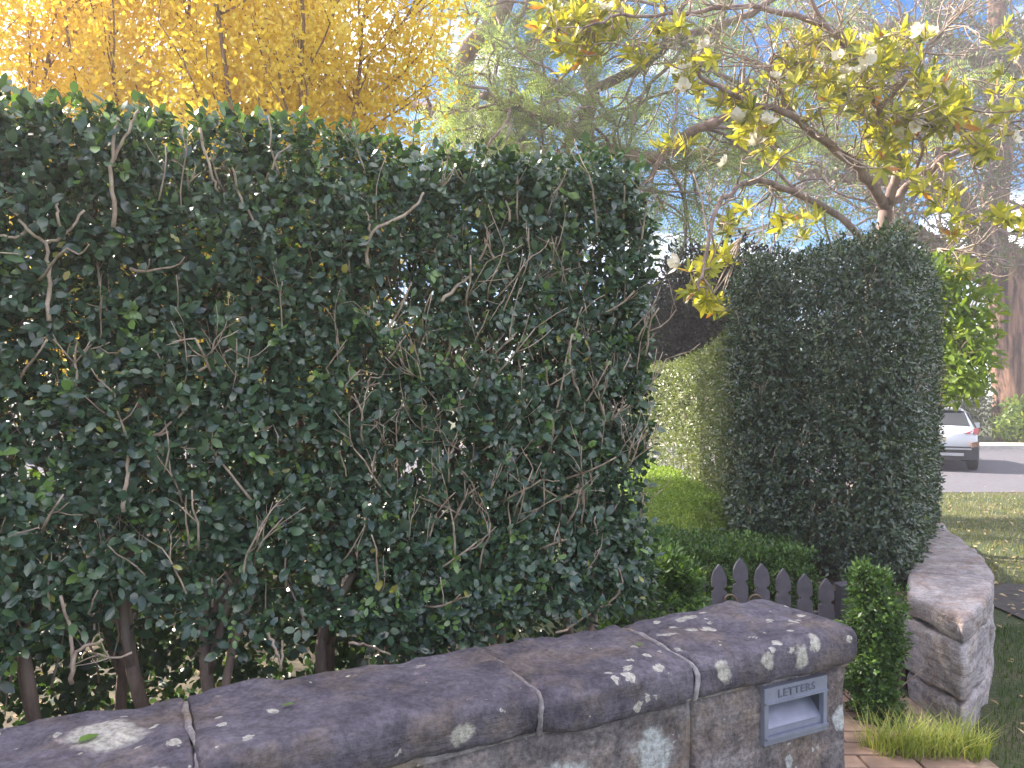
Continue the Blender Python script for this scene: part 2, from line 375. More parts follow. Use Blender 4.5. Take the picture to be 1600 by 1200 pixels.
struct('garden_lawn', np.array([*A, *[a-[0, 0, .9] for a in A]]), [list(range(6))]+[[i, i+6, (i+1) % 6+6, (i+1) % 6] for i in range(6)], plain('lawn_earth', (.07, .058, .035), .95, 0, .55, 16, .9))

# ------------------------------------------------------------------ stones
def stone(name, parent, corners, z0, z1, mat, r=.02, amp=.008, nscale=7, seed=0, div=.035, base=None, dome=0., ret=False, ru=None):
    """rounded, weathered block: corners = four xy points (a,b,c,d) running round; a-b is its length, b-c its depth"""
    a, b, c, d = [np.array(q, float) for q in corners]
    Lu = (np.linalg.norm(b-a)+np.linalg.norm(c-d))/2; Lv = (np.linalg.norm(c-b)+np.linalg.norm(d-a))/2; Lw = z1-z0
    ru = r if ru is None else ru
    def ax(L, r=r):
        rr = min(r, L*.45)
        inner = np.linspace(rr, L-rr, max(2, int((L-2*rr)/div)+1))
        return np.concatenate([[0, rr*.3, rr*.65], inner, [L-rr*.65, L-rr*.3, L]])
    U, Vv, Wv = ax(Lu, ru), ax(Lv), ax(Lw)
    nu, nv, nw = len(U), len(Vv), len(Wv)
    idx = {}; P = []
    def vid(i, j, k):
        key = (i, j, k)
        if key not in idx: idx[key] = len(P); P.append((U[i], Vv[j], Wv[k]))
        return idx[key]
    F = []
    for i in range(nu-1):
        for j in range(nv-1):
            F.append([vid(i, j, nw-1), vid(i+1, j, nw-1), vid(i+1, j+1, nw-1), vid(i, j+1, nw-1)])
            F.append([vid(i, j, 0), vid(i, j+1, 0), vid(i+1, j+1, 0), vid(i+1, j, 0)])
    for i in range(nu-1):
        for k in range(nw-1):
            F.append([vid(i, 0, k), vid(i+1, 0, k), vid(i+1, 0, k+1), vid(i, 0, k+1)])
            F.append([vid(i, nv-1, k), vid(i, nv-1, k+1), vid(i+1, nv-1, k+1), vid(i+1, nv-1, k)])
    for j in range(nv-1):
        for k in range(nw-1):
            F.append([vid(0, j, k), vid(0, j, k+1), vid(0, j+1, k+1), vid(0, j+1, k)])
            F.append([vid(nu-1, j, k), vid(nu-1, j+1, k), vid(nu-1, j+1, k+1), vid(nu-1, j, k+1)])
    P = np.array(P); Ls = np.array([Lu, Lv, Lw]); rr = np.minimum(np.array([ru, r, r]), Ls*.45)
    inn = np.clip(P, rr, Ls-rr); dv = P-inn; nd = np.linalg.norm(dv/rr, axis=1, keepdims=True)
    P = inn+np.where(nd > 1e-6, dv/np.maximum(nd, 1e-6)*np.minimum(nd, 1), 0)
    nrm = unit(np.where(nd > 1e-6, dv, 0)+1e-9*(P-Ls/2))
    if dome: P[:, 2] += dome*np.sin(np.clip(P[:, 1]/Lv, 0, 1)*math.pi)*(P[:, 2]/Lw)
    u = (P[:, 0]/Lu)[:, None]; v = (P[:, 1]/Lv)[:, None]
    XY = (a*(1-u)+b*u)*(1-v)+(d*(1-u)+c*u)*v
    W = np.column_stack([XY, z0+P[:, 2]])
    # world normal of the local frame (good enough for the relief)
    e1 = np.append(unit(b-a), 0); e2 = np.append(unit(d-a), 0); e3 = np.array([0, 0, 1.])
    wnm = nrm[:, :1]*e1+nrm[:, 1:2]*e2+nrm[:, 2:]*e3
    W = W+wnm*(amp*3.0*fbm(W, nscale, seed, 4)+amp*1.2*fbm(W, nscale*4, seed+9, 2))[:, None]
    if ret: return W, F
    return part(name, parent, W, F, mat, smooth=True)

def dxy(d, n): return tuple(d*D2+n*N2)
WF = 1.355        # face plane of the front wall (n)
wall = thing('stone_wall', 'low dark sandstone wall with lichen-spotted rounded coping in front of tall hedge', 'wall', dn(.2, 1.5, 0))
wb_ = np.array(wall.location)
def wl_(p): return tuple(np.array(p)-wb_)
cap_spots = [(wl_(dn(-.035, 1.50, 1.0)), (.075, .07, .05)), (wl_(dn(-.09, 1.345, 1.0)), (.11, .05, .05)), (wl_(dn(.02, 1.34, .98)), (.05, .03, .05)),
             (wl_(dn(-.25, 1.35, 1.0)), (.05, .04, .05)), (wl_(dn(.56, 1.33, .955)), (.03, .03, .025)), (wl_(dn(1.20, 1.33, .965)), (.026, .03, .026)), (wl_(dn(1.33, 1.33, .97)), (.017, .03, .022)),
             (wl_(dn(1.43, 1.33, .97)), (.024, .03, .03)), (wl_(dn(1.48, 1.33, .99)), (.018, .03, .02)), (wl_(dn(1.17, 1.49, 1.0)), (.03, .012, .03)), (wl_(dn(1.21, 1.53, 1.0)), (.02, .012, .03)),
             (wl_(dn(1.25, 1.50, 1.0)), (.022, .014, .03)), (wl_(dn(1.3, 1.58, 1.0)), (.03, .02, .03))]
M['coping'] = stone_mat('coping_stone', (.135, .12, .15), (.25, .228, .27), (.27, .225, .21), spots=cap_spots, lichen=1.0, spot_scale=24, grit=.62, bedding=.25, rough_bump=.9)
face_spots = [(wl_(dn(1.02, WF, .80)), (.055, .06, .075)), (wl_(dn(.80, WF, .79)), (.11, .08, .06)), (wl_(dn(.62, WF, .76)), (.06, .05, .07)), (wl_(dn(1.42, WF, .71)), (.018, .03, .018)), (wl_(dn(1.6, WF, .78)), (.03, .05, .03))]
M['wall_stone'] = stone_mat('wall_sandstone', (.24, .21, .215), (.46, .42, .42), (.37, .30, .26), spots=face_spots, lichen=.55, lich_col=(.60, .62, .62), spot_scale=34)
M['mortar'] = stone_mat('lime_mortar', (.34, .31, .31), (.56, .52, .52), (.42, .34, .27), lichen=.3, grit=.6)
# coping stones: ends along d
cj = [-2.1, -1.35, -.62, .10, .728, 1.118, 1.64]
for k in range(6):
    g = .0012
    a, b = cj[k]+g, cj[k+1]-g
    sk = .0 if k != 4 else -.02
    stone('coping_stone', wall, [dxy(a, WF-.028), dxy(b+sk*0, WF-.028), dxy(b, WF+.30), dxy(a, WF+.30)], .912+.002*(k % 2), 1.0+(.0, .003, -.002, .002, -.004, .004)[k], M['coping'], r=.026, amp=.013, nscale=7, seed=20+k, div=.02, dome=.006, ru=.007 if k < 5 else .022)
# mortar beads in the joints of the coping
for k in range(1, 6):
    d = cj[k]
    path = [dn(d+.004*math.sin(j*1.7+k), n, z) for j, (n, z) in enumerate([(WF-.022, .918), (WF-.0265, .95), (WF-.0175, .984), (WF+.03, .9985), (WF+.12, 1.004), (WF+.2, 1.003), (WF+.285, .984), (WF+.297, .93)])]
    v, t = tube(smooth_line(path, 3), .0062, 6); v = v-[0, 0, .0015]+(.012*fbm(v, 38, k, 2))[:, None]
    part('mortar_joint', wall, v, t, M['mortar'], smooth=True)
v, f = stone('c', None, [dxy(-2.09, WF-.004), dxy(1.622, WF-.004), dxy(1.622, WF+.27), dxy(-2.09, WF+.27)], .9045, .9195, None, ret=True, r=.005, amp=.006, nscale=9, div=.04)
part('mortar_bed', wall, v, f, M['mortar'], smooth=True)
# body of the wall: courses of squared stone
rows = [(.0, .30), (.30, .585), (.585, .912)]
cuts = [[-2.1, -1.5, -.9, -.35, .3, .9, 1.63], [-2.1, -1.2, -.6, .05, .62, 1.2, 1.63], [-2.1, -1.45, -.8, -.2, .47, 1.125, 1.63]]
end_stone = None
for r_, (z0, z1) in enumerate(rows):
    for k in range(6):
        a, b = cuts[r_][k]+.006, cuts[r_][k+1]-.006
        pr = rng.uniform(-.006, .006)
        o = stone('wall_stone', wall, [dxy(a, WF+pr), dxy(b, WF+pr), dxy(b, WF+.275), dxy(a, WF+.275)], z0+.005, z1-.005, M['wall_stone'], r=.016, amp=.009, nscale=5, seed=40+r_*7+k, div=.03)
        if r_ == 2 and k == 5: end_stone = o
core = MB(); 
v, f = stone('c', None, [dxy(-2.09, WF+.014), dxy(1.612, WF+.014), dxy(1.612, WF+.262), dxy(-2.09, WF+.262)], .0, .91, None, ret=True, r=.01, amp=.004, div=.06)
part('mortar_core', wall, v, f, M['mortar'], smooth=True)

# ------------------------------------------------------------------ letter plate set into the end stone
LBd, LBz = 1.43, .836
LW, LH = .205, .134
pocket_h = (LW/2-.004, LH/2-.004)
rot = np.array([[D2[0], N2[0], 0], [D2[1], N2[1], 0], [0, 0, 1]])       # local (along, into wall, up)
def lb(x, y, z): return dn(LBd+x, WF+y, LBz+z)
cut = MB(); cut.box(lb(0, .03, 0), (pocket_h[0], .09, pocket_h[1]), rot)
cutV, cutF = cut.get()
for tgt in (end_stone, [c for c in wall.children if c.name.startswith('mortar_core')][0]):
    co = link('cutter', mesh('cutter', cutV-wb_, cutF, M['wall_stone'])); co.location = wall.location
    tmp = link('tmp', tgt.data); tmp.location = wall.location
    md = tmp.modifiers.new('b', 'BOOLEAN'); md.object = co; md.operation = 'DIFFERENCE'; md.solver = 'EXACT'
    dg = bpy.context.evaluated_depsgraph_get()
    tgt.data = bpy.data.meshes.new_from_object(tmp.evaluated_get(dg))
    bpy.data.objects.remove(tmp); bpy.data.objects.remove(co)
box_t = thing('letter_box', 'blue-grey metal letter slot plate set into end of dark stone wall', 'letterbox', lb(0, 0, -LH/2))
M['plate'] = plain('painted_metal', (.27, .285, .36), .42, .35, .12, 25, .05)
fr = MB()
hw, hh = LW/2, LH/2
fr.box(lb(0, -.010, hh-.019), (hw, .007, .019), rot)                       # lettered band
fr.box(lb(-hw+.006, -.010, -.019), (.006, .007, hh-.0195), rot)
fr.box(lb(hw-.006, -.010, -.019), (.006, .007, hh-.0195), rot)
fr.box(lb(0, -.0105, -hh+.009), (hw-.0125, .0065, .0088), rot)               # bottom rail
part('frame', box_t, *fr.get(), M['plate'])
lip = MB(); lip.box(lb(0, -.0195, hh-.0355), (hw-.001, .0024, .0022), rot); lip.box(lb(0, -.0205, -hh+.016), (hw-.002, .0035, .0028), rot)
part('raised_lip', box_t, *lip.get(), M['plate'])
fl = MB()
q = np.array([lb(-hw+.0125, -.009, -hh+.034), lb(hw-.0125, -.009, -hh+.034), lb(hw-.0125, .055, hh-.030), lb(-hw+.0125, .055, hh-.030)])
fl.add(np.vstack([q, q+[0, 0, -.004]]), [[0, 1, 2, 3], [7, 6, 5, 4], [0, 4, 5, 1], [1, 5, 6, 2], [2, 6, 7, 3], [3, 7, 4, 0]])
fl.box(lb(0, -.0075, -hh+.0262), (hw-.0127, .003, .0076), rot)
part('sloping_flap', box_t, *fl.get(), M['plate'])
bx_ = MB()
for sx in (-1, 1): bx_.box(lb(sx*(hw-.0105), .034, -.0), (.0018, .036, hh-.008), rot)
bx_.box(lb(0, .034, hh-.012), (hw-.014, .036, .002), rot); bx_.box(lb(0, .0705, 0), (hw-.014, .001, hh-.012), rot)
part('inner_box', box_t, *bx_.get(), plain('inner_metal', (.12, .125, .15), .6, .3))
fc = bpy.data.curves.new('lettering', 'FONT'); fc.body = 'LETTERS'; fc.size = .0285; fc.extrude = .0016; fc.align_x = 'CENTER'; fc.align_y = 'CENTER'; fc.space_character = 1.18; fc.offset = .0004
fo = link('lettering_curve', fc); dg = bpy.context.evaluated_depsgraph_get(); dg.update()
tme = bpy.data.meshes.new_from_object(fo.evaluated_get(dg)); bpy.data.objects.remove(fo)
tv = np.zeros(len(tme.vertices)*3); tme.vertices.foreach_get('co', tv); tv = tv.reshape(-1, 3)
wv = np.array([lb(x, -.0172-z*.9, hh-.0185+y*.9) for x, y, z in tv])
tme.vertices.foreach_set('co', (wv-np.array(box_t.location)).astype(np.float32).ravel()); tme.materials.clear(); tme.materials.append(plain('letter_metal', (.15, .155, .205), .5, .35)); tme.update()
link('lettering', tme, box_t)

# ------------------------------------------------------------------ curved wall on the far side of the gateway
cw = thing('curved_stone_wall', 'pale rough sandstone wall curving away beside green verge', 'wall', (2.4, 4.2, 0))
outer = smooth_line([(2.06, 3.5), (2.52, 4.03), (2.9, 4.66), (3.12, 5.25), (3.29, 5.75), (3.52, 6.4), (3.85, 7.4), (4.3, 8.7), (4.9, 10.3)], 8)
tn = unit(np.gradient(outer, axis=0)); inner = outer+np.stack([-tn[:, 1], tn[:, 0]], 1)*.44
inner[0] = (2.02, 3.98); inner[1:7] = np.array([inner[0]*(1-t)+inner[7]*t for t in np.linspace(1/7, 6/7, 6)])
M['pale_stone'] = stone_mat('pale_sandstone', (.60, .55, .555), (.80, .745, .74), (.68, .58, .53), grit=.5, lichen=.4, lich_col=(.66, .64, .62), rough_bump=1.0, spot_scale=22, bedding=.7)
M['pale_cap'] = stone_mat('pale_coping', (.46, .42, .42), (.68, .63, .615), (.52, .42, .37), grit=.5, lichen=.4, lich_col=(.6, .58, .55), rough_bump=1.0, spot_scale=22, bedding=.5)
def seg(i0, i1, z0, z1, name, m, o_off, seed, r=.03, amp=.014):
    """one block following the curve between sample i0 and i1"""
    W = None
    a, b = outer[i0], outer[i1]; c, d = inner[i1], inner[i0]
    v, f = stone('s', None, [a, b, c, d], z0, z1, None, r=r, amp=amp, nscale=6, seed=seed, ret=True, div=.045)
    # bow the block so that its long faces follow the wall's curve
    ch = b-a; L = np.linalg.norm(ch); e = ch/L; mid = outer[(i0+i1)//2]; nrm_ = np.array([e[1], -e[0]]); sag = np.dot(mid-(a+b)/2, nrm_)
    s = np.clip(((v[:, :2]-a)@e)/L, 0, 1)
    v[:, :2] += nrm_*(4*sag*s*(1-s)+0)[:, None]
    cen = (a+b+c+d)/4
    v[:, :2] = cen+(v[:, :2]-cen)*o_off
    return part(name, cw, v, f, m, smooth=True)
for k, (i0, i1) in enumerate([(0, 11), (11, 21), (21, 32), (32, 44), (44, 56), (56, 64)]):
    seg(i0, i1, .435+gz(0, outer[i0][1]), .55+gz(0, outer[i0][1]), 'coping_stone', M['pale_cap'], .995, 80+k, .03, .018)
for k, (i0, i1) in enumerate([(0, 8), (8, 16), (16, 27), (27, 38), (38, 50), (50, 64)]):
    zz = float(gz(0, outer[i0][1]))
    seg(i0, i1, .15+zz, .428+zz, 'wall_stone', M['pale_stone'], .965, 100+k, .035, .028)
for k, (i0, i1) in enumerate([(0, 12), (12, 22), (22, 33), (33, 44), (44, 56), (56, 64)]):
    zz = float(gz(0, outer[i0][1]))
    seg(i0, i1, -.2+zz, .143+zz, 'wall_stone', M['pale_stone'], .97, 120+k, .04, .03)

# ------------------------------------------------------------------ path between the walls
M['brick'] = plain('path_brick', (.30, .20, .15), .9, 0, .3, 9, .4)
pth = struct('garden_path', *sheet(np.linspace(.9, 2.05, 6), np.linspace(1.6, 5.0, 10), lambda x, y: 0*x+.012), plain('path_sand', (.36, .26, .19), .95, 0, .4, 30, .6))
bm_ = mesh('brick', *stone('b', None, [(-.11, -.053), (.11, -.053), (.11, .053), (-.11, .053)], 0, .03, None, r=.006, amp=.002, ret=True, div=.2), M['brick'])
k = 0
for j in range(22):
    for i in range(6):
        x = 1.08+i*.23+(.115 if j % 2 else 0)*.5; y = 2.45+j*.113
        if y > 4.6 or (x > 1.95): continue
        o = link('brick', bm_, pth, (x, y, .004+rng.uniform(0, .006))); o.rotation_euler = (0, 0, rng.uniform(-.02, .02))

# ------------------------------------------------------------------ hedges
def ring(pts, m=6):
    P = np.asarray(pts, float); n = len(P); out = []
    for i in range(n):
        p0, p1, p2, p3 = P[i-1], P[i], P[(i+1) % n], P[(i+2) % n]
        for t in np.arange(m)/m:
            out.append(.5*(2*p1+(p2-p0)*t+(2*p0-5*p1+4*p2-p3)*t*t+(-p0+3*p1-3*p2+p3)*t**3))
    return np.array(out)
def inpoly(P, poly):
    c = np.zeros(len(P), bool); n = len(poly)
    for i in range(n):
        a, b = poly[i], poly[(i+1) % n]
        cond = ((a[1] > P[:, 1]) != (b[1] > P[:, 1])) & (P[:, 0] < (b[0]-a[0])*(P[:, 1]-a[1])/(b[1]-a[1]+1e-12)+a[0])
        c ^= cond
    return c
def sample_hedge(foot, z0, z1, rt, ns, nt_, depth, amp=.04, nsc=3.0, seed=0, gap=.3, back=.35, gsc=5.0):
    """points and outward normals spread through the outer shell of a clipped hedge; foot = closed counter-clockwise outline"""
    z1f = z1 if callable(z1) else (lambda x, y: np.full(len(x), z1))
    z0f = z0 if callable(z0) else (lambda x, y: np.full(len(x), z0))
    foot = np.asarray(foot, float); nx_ = np.roll(foot, -1, 0)
    e = nx_-foot; L = np.linalg.norm(e, axis=1); nr = np.stack([e[:, 1], -e[:, 0]], 1)/L[:, None]
    mid = (foot+nx_)/2; face = (nr*(-mid)).sum(1) > -.25*np.linalg.norm(mid, axis=1)
    w = L*np.where(face, 1, back); w /= w.sum()
    i = rng.choice(len(foot), ns, p=w); t = rng.random(ns)[:, None]
    b = foot[i]*(1-t)+nx_[i]*t; n2 = nr[i]
    hi = z1f(b[:, 0], b[:, 1]); lo = z0f(b[:, 0], b[:, 1]); z = lo+(hi-lo)*rng.random(ns)
    q = np.clip((z-(hi-rt))/rt, 0, 1); ins = rt*(1-np.sqrt(1-q*q))
    N = np.column_stack([n2*np.sqrt(1-q*q)[:, None], q])
    P = np.column_stack([b-n2*ins[:, None], z])
    if nt_:
        mn, mx = foot.min(0), foot.max(0)
        Q = mn+(mx-mn)*rng.random((nt_*3, 2)); Q = Q[inpoly(Q, foot)][:nt_]
        P = np.vstack([P, np.column_stack([Q, z1f(Q[:, 0], Q[:, 1])])]); N = np.vstack([N, np.tile([0, 0, 1.], (len(Q), 1))])
    dep = rng.exponential(depth, len(P)); dep = np.minimum(dep, depth*5)
    P = P+N*(amp*2*fbm(P, nsc, seed, 3))[:, None]-N*dep[:, None]
    g = vnoise(P, gsc, seed+50)*.6+vnoise(P, gsc*2.4, seed+51)*.4
    keep = g > gap*rng.uniform(.75, 1.25, len(P))
    return P[keep], unit(N[keep]), dep[keep]
def sprigs(P, N, per, L0, L1, ratio, up=.5, spread=.8, rach=.9, new=.06, yel=.006, tlo=0., thi=.86, out=.6):
    n = len(P)
    dirs = unit(N*out+np.array([0, 0, up])+rdir(n)*spread)
    side = unit(np.cross(dirs, rdir(n)))
    newg = rng.random(n) < new
    sc = rng.uniform(.75, 1.2, n)
    A = []
    for k in range(per):
        f = (k+.6)/per
        sg = 1 if k % 2 else -1
        last = k == per-1
        L = rng.uniform(L0, L1, n)*sc*(.8+.35*f)
        pos = P+dirs*(f*rach*L1*per*.36)[..., None] if hasattr(f, '__len__') else P+dirs*(f*rach*L1*per*.36)
        ax = unit(dirs*(1.2 if last else .45)+side*(0 if last else sg*.9)+rdir(n)*.28)
        nm = unit(N*.7+np.array([0, 0, .55])+rdir(n)*.55)
        tt = np.where(newg, rng.uniform(.89, .965, n), np.clip(rng.normal((tlo+thi)/2, (thi-tlo)/4, n), tlo, thi))
        tt = np.where(rng.random(n) < yel, rng.uniform(.985, 1, n), tt)
        A.append((pos, ax, nm, L, L*ratio*rng.uniform(.85, 1.15, n), tt))
    return [np.concatenate([a[j] for a in A]) for j in range(6)]

def fork(p, d, L, r, depth, bend=.25, split=.55, seg=4, upb=.1, sh=.68):
    """a crooked twig with side shoots -> list of polylines"""
    pts = [np.array(p, float)]; d = unit(np.array(d, float)); out = []
    for k in range(seg):
        d = unit(d+rng.normal(size=3)*bend+np.array([0, 0, upb])); pts.append(pts[-1]+d*L/seg)
    out.append((np.array(pts), np.linspace(r, r*.62, seg+1)))
    if depth > 0:
        for c in range(rng.integers(1, 4)):
            k = rng.integers(max(1, seg//2), seg+1)
            nd = unit(d+rdir(1)[0]*split*1.6)
            out += fork(pts[k], nd, L*rng.uniform(.45, .8)*sh/.68, r*.6, depth-1, bend, split, max(2, seg-1), upb, sh)
    return out

H0 = 2.03     # front plane of the tall hedge (n)
def hz1(x, y):
    return 2.285+.03*np.sin(x*3.1+1)+.02*np.sin(x*7.7)+0*y
foot_main = np.array([dxy(d, n) for d, n in
    [(d, H0) for d in np.linspace(-1.6, 1.44, 16)]+[(1.52, H0+.04), (1.56, H0+.14)]+[(1.56, n) for n in np.linspace(H0+.2, H0+.6, 5)]+[(1.5, H0+.72)]+[(d, H0+.76) for d in np.linspace(1.4, -1.6, 14)]+[(-1.64, H0+.4)]])
main_h = thing('tall_clipped_hedge', 'tall dense glossy dark green hedge with bare twigs behind lichened wall', 'hedge', dn(.2, H0+.38, .2))
mb0 = np.array(main_h.location)
low = lambda x, y: .88+.12*np.clip((.75-(.8944*x+.4472*y))/.4, 0, 1)+.05*np.sin(x*5.2)+.04*np.sin(x*13+1)-.5*np.clip((-.4472*x+.8944*y-H0-.35)/.3, 0, 1)
P, N, dep = sample_hedge(foot_main, low, hz1, .10, 20500, 3200, .055, amp=.06, nsc=3.2, seed=3, gap=.345, back=.38, gsc=6.5)
a = sprigs(P, N, 6, .021, .037, .56, up=.35, spread=.8, rach=.7, new=.06, yel=.006)
# sparse leaves low down and deep inside
q = 3400
Pi = np.array([dn(d, n, z) for d, n, z in zip(rng.uniform(-1.5, 1.45, q), rng.uniform(H0+.08, H0+.65, q), rng.uniform(.9, 2.2, q))])
ai = sprigs(Pi, np.tile([D2[1], -D2[0], 0], (q, 1)), 5, .024, .04, .52, new=.03)
q = 2600
Pb = np.array([dn(d, n, z) for d, n, z in zip(rng.uniform(-1.6, 1.5, q), rng.uniform(H0+.4, H0+.8, q), rng.uniform(.28, 1.1, q))])
ab = sprigs(Pb, np.tile([D2[1], -D2[0], 0], (q, 1)), 5, .028, .046, .56, new=.0)
lp, ld, ln_, lL, lW, lt_ = [np.concatenate([x, y, w_]) for x, y, w_ in zip(a, ai, ab)]
# the 300 leaves that show largest become single leaf objects
px = 800+1200*lp[:, 0]/lp[:, 1]; py = 610-1200*(lp[:, 2]-EYE)/lp[:, 1]
nn = -(lp[:, :2]@N2)
cr = np.abs((unit(ln_)*unit(np.array([0, 0, EYE])-lp)).sum(1))
score = lL*cr/lp[:, 1]*np.where((px > 4) & (px < 1596) & (py > 60) & (py < 1150), 1, 0)*np.where(-nn < H0+.03, 1, .2)
order = np.argsort(-score); pick = order[:300]; rest = np.setdiff1d(np.arange(len(lp)), pick)
v, f, t = leaves(lp[rest], ld[rest], ln_[rest], lL[rest], lW[rest], LEAFH, lt_[rest])
part('foliage', main_h, v, f, M['hedge'], t, True, 'stuff')
variants = []
for k in range(12):
    tv_ = np.linspace(.1, .82, 9).tolist()+[.91, .95, .99]
    tm = LEAF8[0].copy(); tm[:, 1] *= .5+.02*(k % 4); tm[:, 2] *= .5*(.6+.25*(k % 3))
    variants.append((tv_[k], mesh('leaf', tm, LEAF8[1], M['hedge'], np.full(8, tv_[k]), True)))
def leaf_objects(root, idx, lp, ld, ln_, lL, lt, variants, name='leaf'):
    base = np.array(root.location)
    for i in idx:
        va = min(variants, key=lambda q_: abs(q_[0]-lt[i]))
        D = unit(ld[i]); B = unit(np.cross(ln_[i], D)); Nn = np.cross(D, B)
        o = link(name, va[1], root); s = lL[i]
        p = lp[i]-base
        o.matrix_local = Matrix(((D[0]*s, B[0]*s, Nn[0]*s, p[0]), (D[1]*s, B[1]*s, Nn[1]*s, p[1]), (D[2]*s, B[2]*s, Nn[2]*s, p[2]), (0, 0, 0, 1)))
leaf_objects(main_h, pick, lp, ld, ln_, lL, lt_, variants)
# stems
def inside(p, rr, marg=.13):
    n_ = p[:, :2]@N2; add = np.maximum(H0+marg-n_, 0)[:, None]*N2
    q_ = p[:, :2]+add; q_ = q_-np.maximum(q_@D2-1.47, 0)[:, None]*D2
    return np.column_stack([q_, np.minimum(p[:, 2], 2.2)]), rr
for k in range(20):
    d = -1.45+k*.157+rng.uniform(-.04, .04); n = H0+rng.uniform(.14, .5)
    L = [];  r = rng.uniform(.013, .024)
    top = rng.uniform(1.15, 1.5)
    lean = rng.uniform(-.12, .12)
    pts = [dn(d, n, .15)]
    for s in np.linspace(.3, 1, 5): pts.append(dn(d+lean*s+rng.uniform(-.02, .02), n+rng.uniform(-.03, .03), .15+(top-.15)*s))
    ln = smooth_line(pts, 3); L.append((ln, np.linspace(r, r*.62, len(ln))))
    for c in range(4):
        i0 = rng.integers(len(ln)*4//10, len(ln)); dd = unit(np.array([rng.uniform(-.5, .5), rng.uniform(-.45, .3), 1.]))
        L += fork(ln[i0], dd, rng.uniform(.5, .85), r*.6, 2, .14, .4, 5, .1)
    L = [inside(p, rr) for p, rr in L]
    v, t = tubes(L, 7); part('stem', main_h, v, t, M['stem'], None, True)
# bare cut twigs on the clipped face
nface = np.array([D2[1], -D2[0], 0.])
def on_face(px_, py_, off=0.):
    """point of the hedge's face plane that lies at px,py"""
    x = (px_-800)/1200; den = -.4472*x+.8944; Y = (H0+off)/den
    return at(px_, py_, Y)
hero = [[(75, 500), (78, 440), (72, 380)], [(72, 380), (45, 360), (12, 322)], [(72, 380), (100, 370), (130, 328)], [(100, 370), (92, 340), (88, 315)], [(45, 360), (20, 372), (-5, 365)],
        [(192, 800), (197, 745), (203, 702)], [(203, 702), (240, 682), (268, 660), (296, 632)], [(240, 682), (262, 676)], [(178, 355), (174, 260), (182, 185)], [(174, 260), (200, 205), (215, 175)],
        [(690, 470), (722, 440), (738, 428)], [(110, 1070), (120, 1020), (158, 1000)], [(112, 1050), (113, 1000), (95, 930)], [(575, 420), (580, 365), (640, 330), (662, 300)], [(580, 365), (572, 330)],
        [(420, 990), (433, 1020), (440, 1045)], [(440, 1045), (441, 1000)], [(545, 1005), (580, 1010), (610, 1022)], [(870, 990), (905, 970), (950, 945), (990, 958)], [(950, 945), (972, 915), (965, 885)],
        [(310, 200), (330, 270), (340, 300)], [(860, 690), (885, 560), (910, 480)], [(905, 620), (890, 560), (895, 520)], [(310, 580), (340, 560), (362, 545)], [(400, 350), (372, 300), (365, 262)]]
n_tw = 0
for hp in hero:
    w = .0052 if hp[0] in [(75, 500), (192, 800), (178, 355), (110, 1070), (112, 1050), (690, 470), (575, 420)] else .0038
    pts = np.array([on_face(x, y, -.035+rng.uniform(-.015, .015)) for x, y in hp])
    ln = smooth_line(pts, 5); ln = ln+rng.normal(size=ln.shape)*.0022
    v, t = tube(ln, np.linspace(w, w*.7, len(ln)), 6); part('twig', main_h, v, t, M['twig'], None, True)
for k in range(330):
    d = rng.uniform(-.5, 1.5); z = rng.uniform(.98, 2.2)
    if rng.random() < .35: d = rng.uniform(.55, 1.5); z = rng.uniform(1.1, 1.9)
    L = fork(dn(d, H0+rng.uniform(-.03, .06), z), nface*.35+np.array([rng.normal()*.45, 0, .9+rng.normal()*.5]), rng.uniform(.06, .19), rng.uniform(.0017, .0038), rng.integers(0, 3), .16, .55, 4)
    v, t = tubes(L, 5); part('twig', main_h, v, t, M['twig'], None, True)
L = []
for k in range(1300):
    L += fork(dn(rng.uniform(-1.5, 1.5), H0+rng.uniform(.03, .6), rng.uniform(.85, 2.2)), np.array([rng.normal()*.5, rng.normal()*.4, .8]), rng.uniform(.12, .3), rng.uniform(.0014, .004), 1, .18, .5, 3)
L = [inside(p, rr, .03) for p, rr in L]
v, t = tubes(L, 3); part('fine_twigs', main_h, v, t, M['stem'], None, True, 'stuff')

# right-hand clipped block
h2 = thing('clipped_hedge_block', 'tall rounded block of clipped small-leaved hedge rising behind pale curved wall', 'hedge', (2.3, 5.3, .44))
foot2 = ring([(1.50, 5.05), (1.78, 4.74), (2.16, 4.46), (2.40, 4.58), (2.74, 5.12), (3.06, 5.6), (3.40, 6.2), (3.42, 6.45), (2.95, 6.6), (2.15, 6.3), (1.68, 5.65)], 5)
top2 = lambda x, y: 2.42+.13*np.clip((x-1.4)/.9, 0, 1)+.012*np.sin(x*9)
P, N, dep = sample_hedge(foot2, lambda x, y: .50+.05*np.sin(x*5), top2, .22, 18500, 2400, .085, amp=.06, nsc=2.6, seed=8, gap=.24, back=.3, gsc=5)
q = 5200
Q = np.array([1.6, 4.5])+np.array([1.8, 2.1])*rng.random((q*2, 2)); Q = Q[inpoly(Q, foot2)][:q]; q = len(Q)
P = np.vstack([P, np.column_stack([Q, rng.uniform(.6, 2.3, q)])]); N = np.vstack([N, rdir(q)])
a = sprigs(P, N, 6, .022, .038, .56, up=.35, spread=.8, rach=.8, new=.05, yel=.004)
v, f, t = leaves(*a[:5], LEAF2, a[5]); part('foliage', h2, v, f, M['hedge2'], t, True, 'stuff')
for k in range(14):
    q_ = foot2[rng.integers(0, 40)]; c = np.array([2.3, 5.4]); p = q_+(c-q_)*rng.uniform(.4, .7)
    L = fork((p[0], p[1], .40), (rng.normal()*.05, rng.normal()*.05, 1), rng.uniform(.8, 1.1), rng.uniform(.012, .02), 2, .05, .25, 6)
    v, t = tubes(L, 6); part('stem', h2, v, t, M['stem'], None, True)
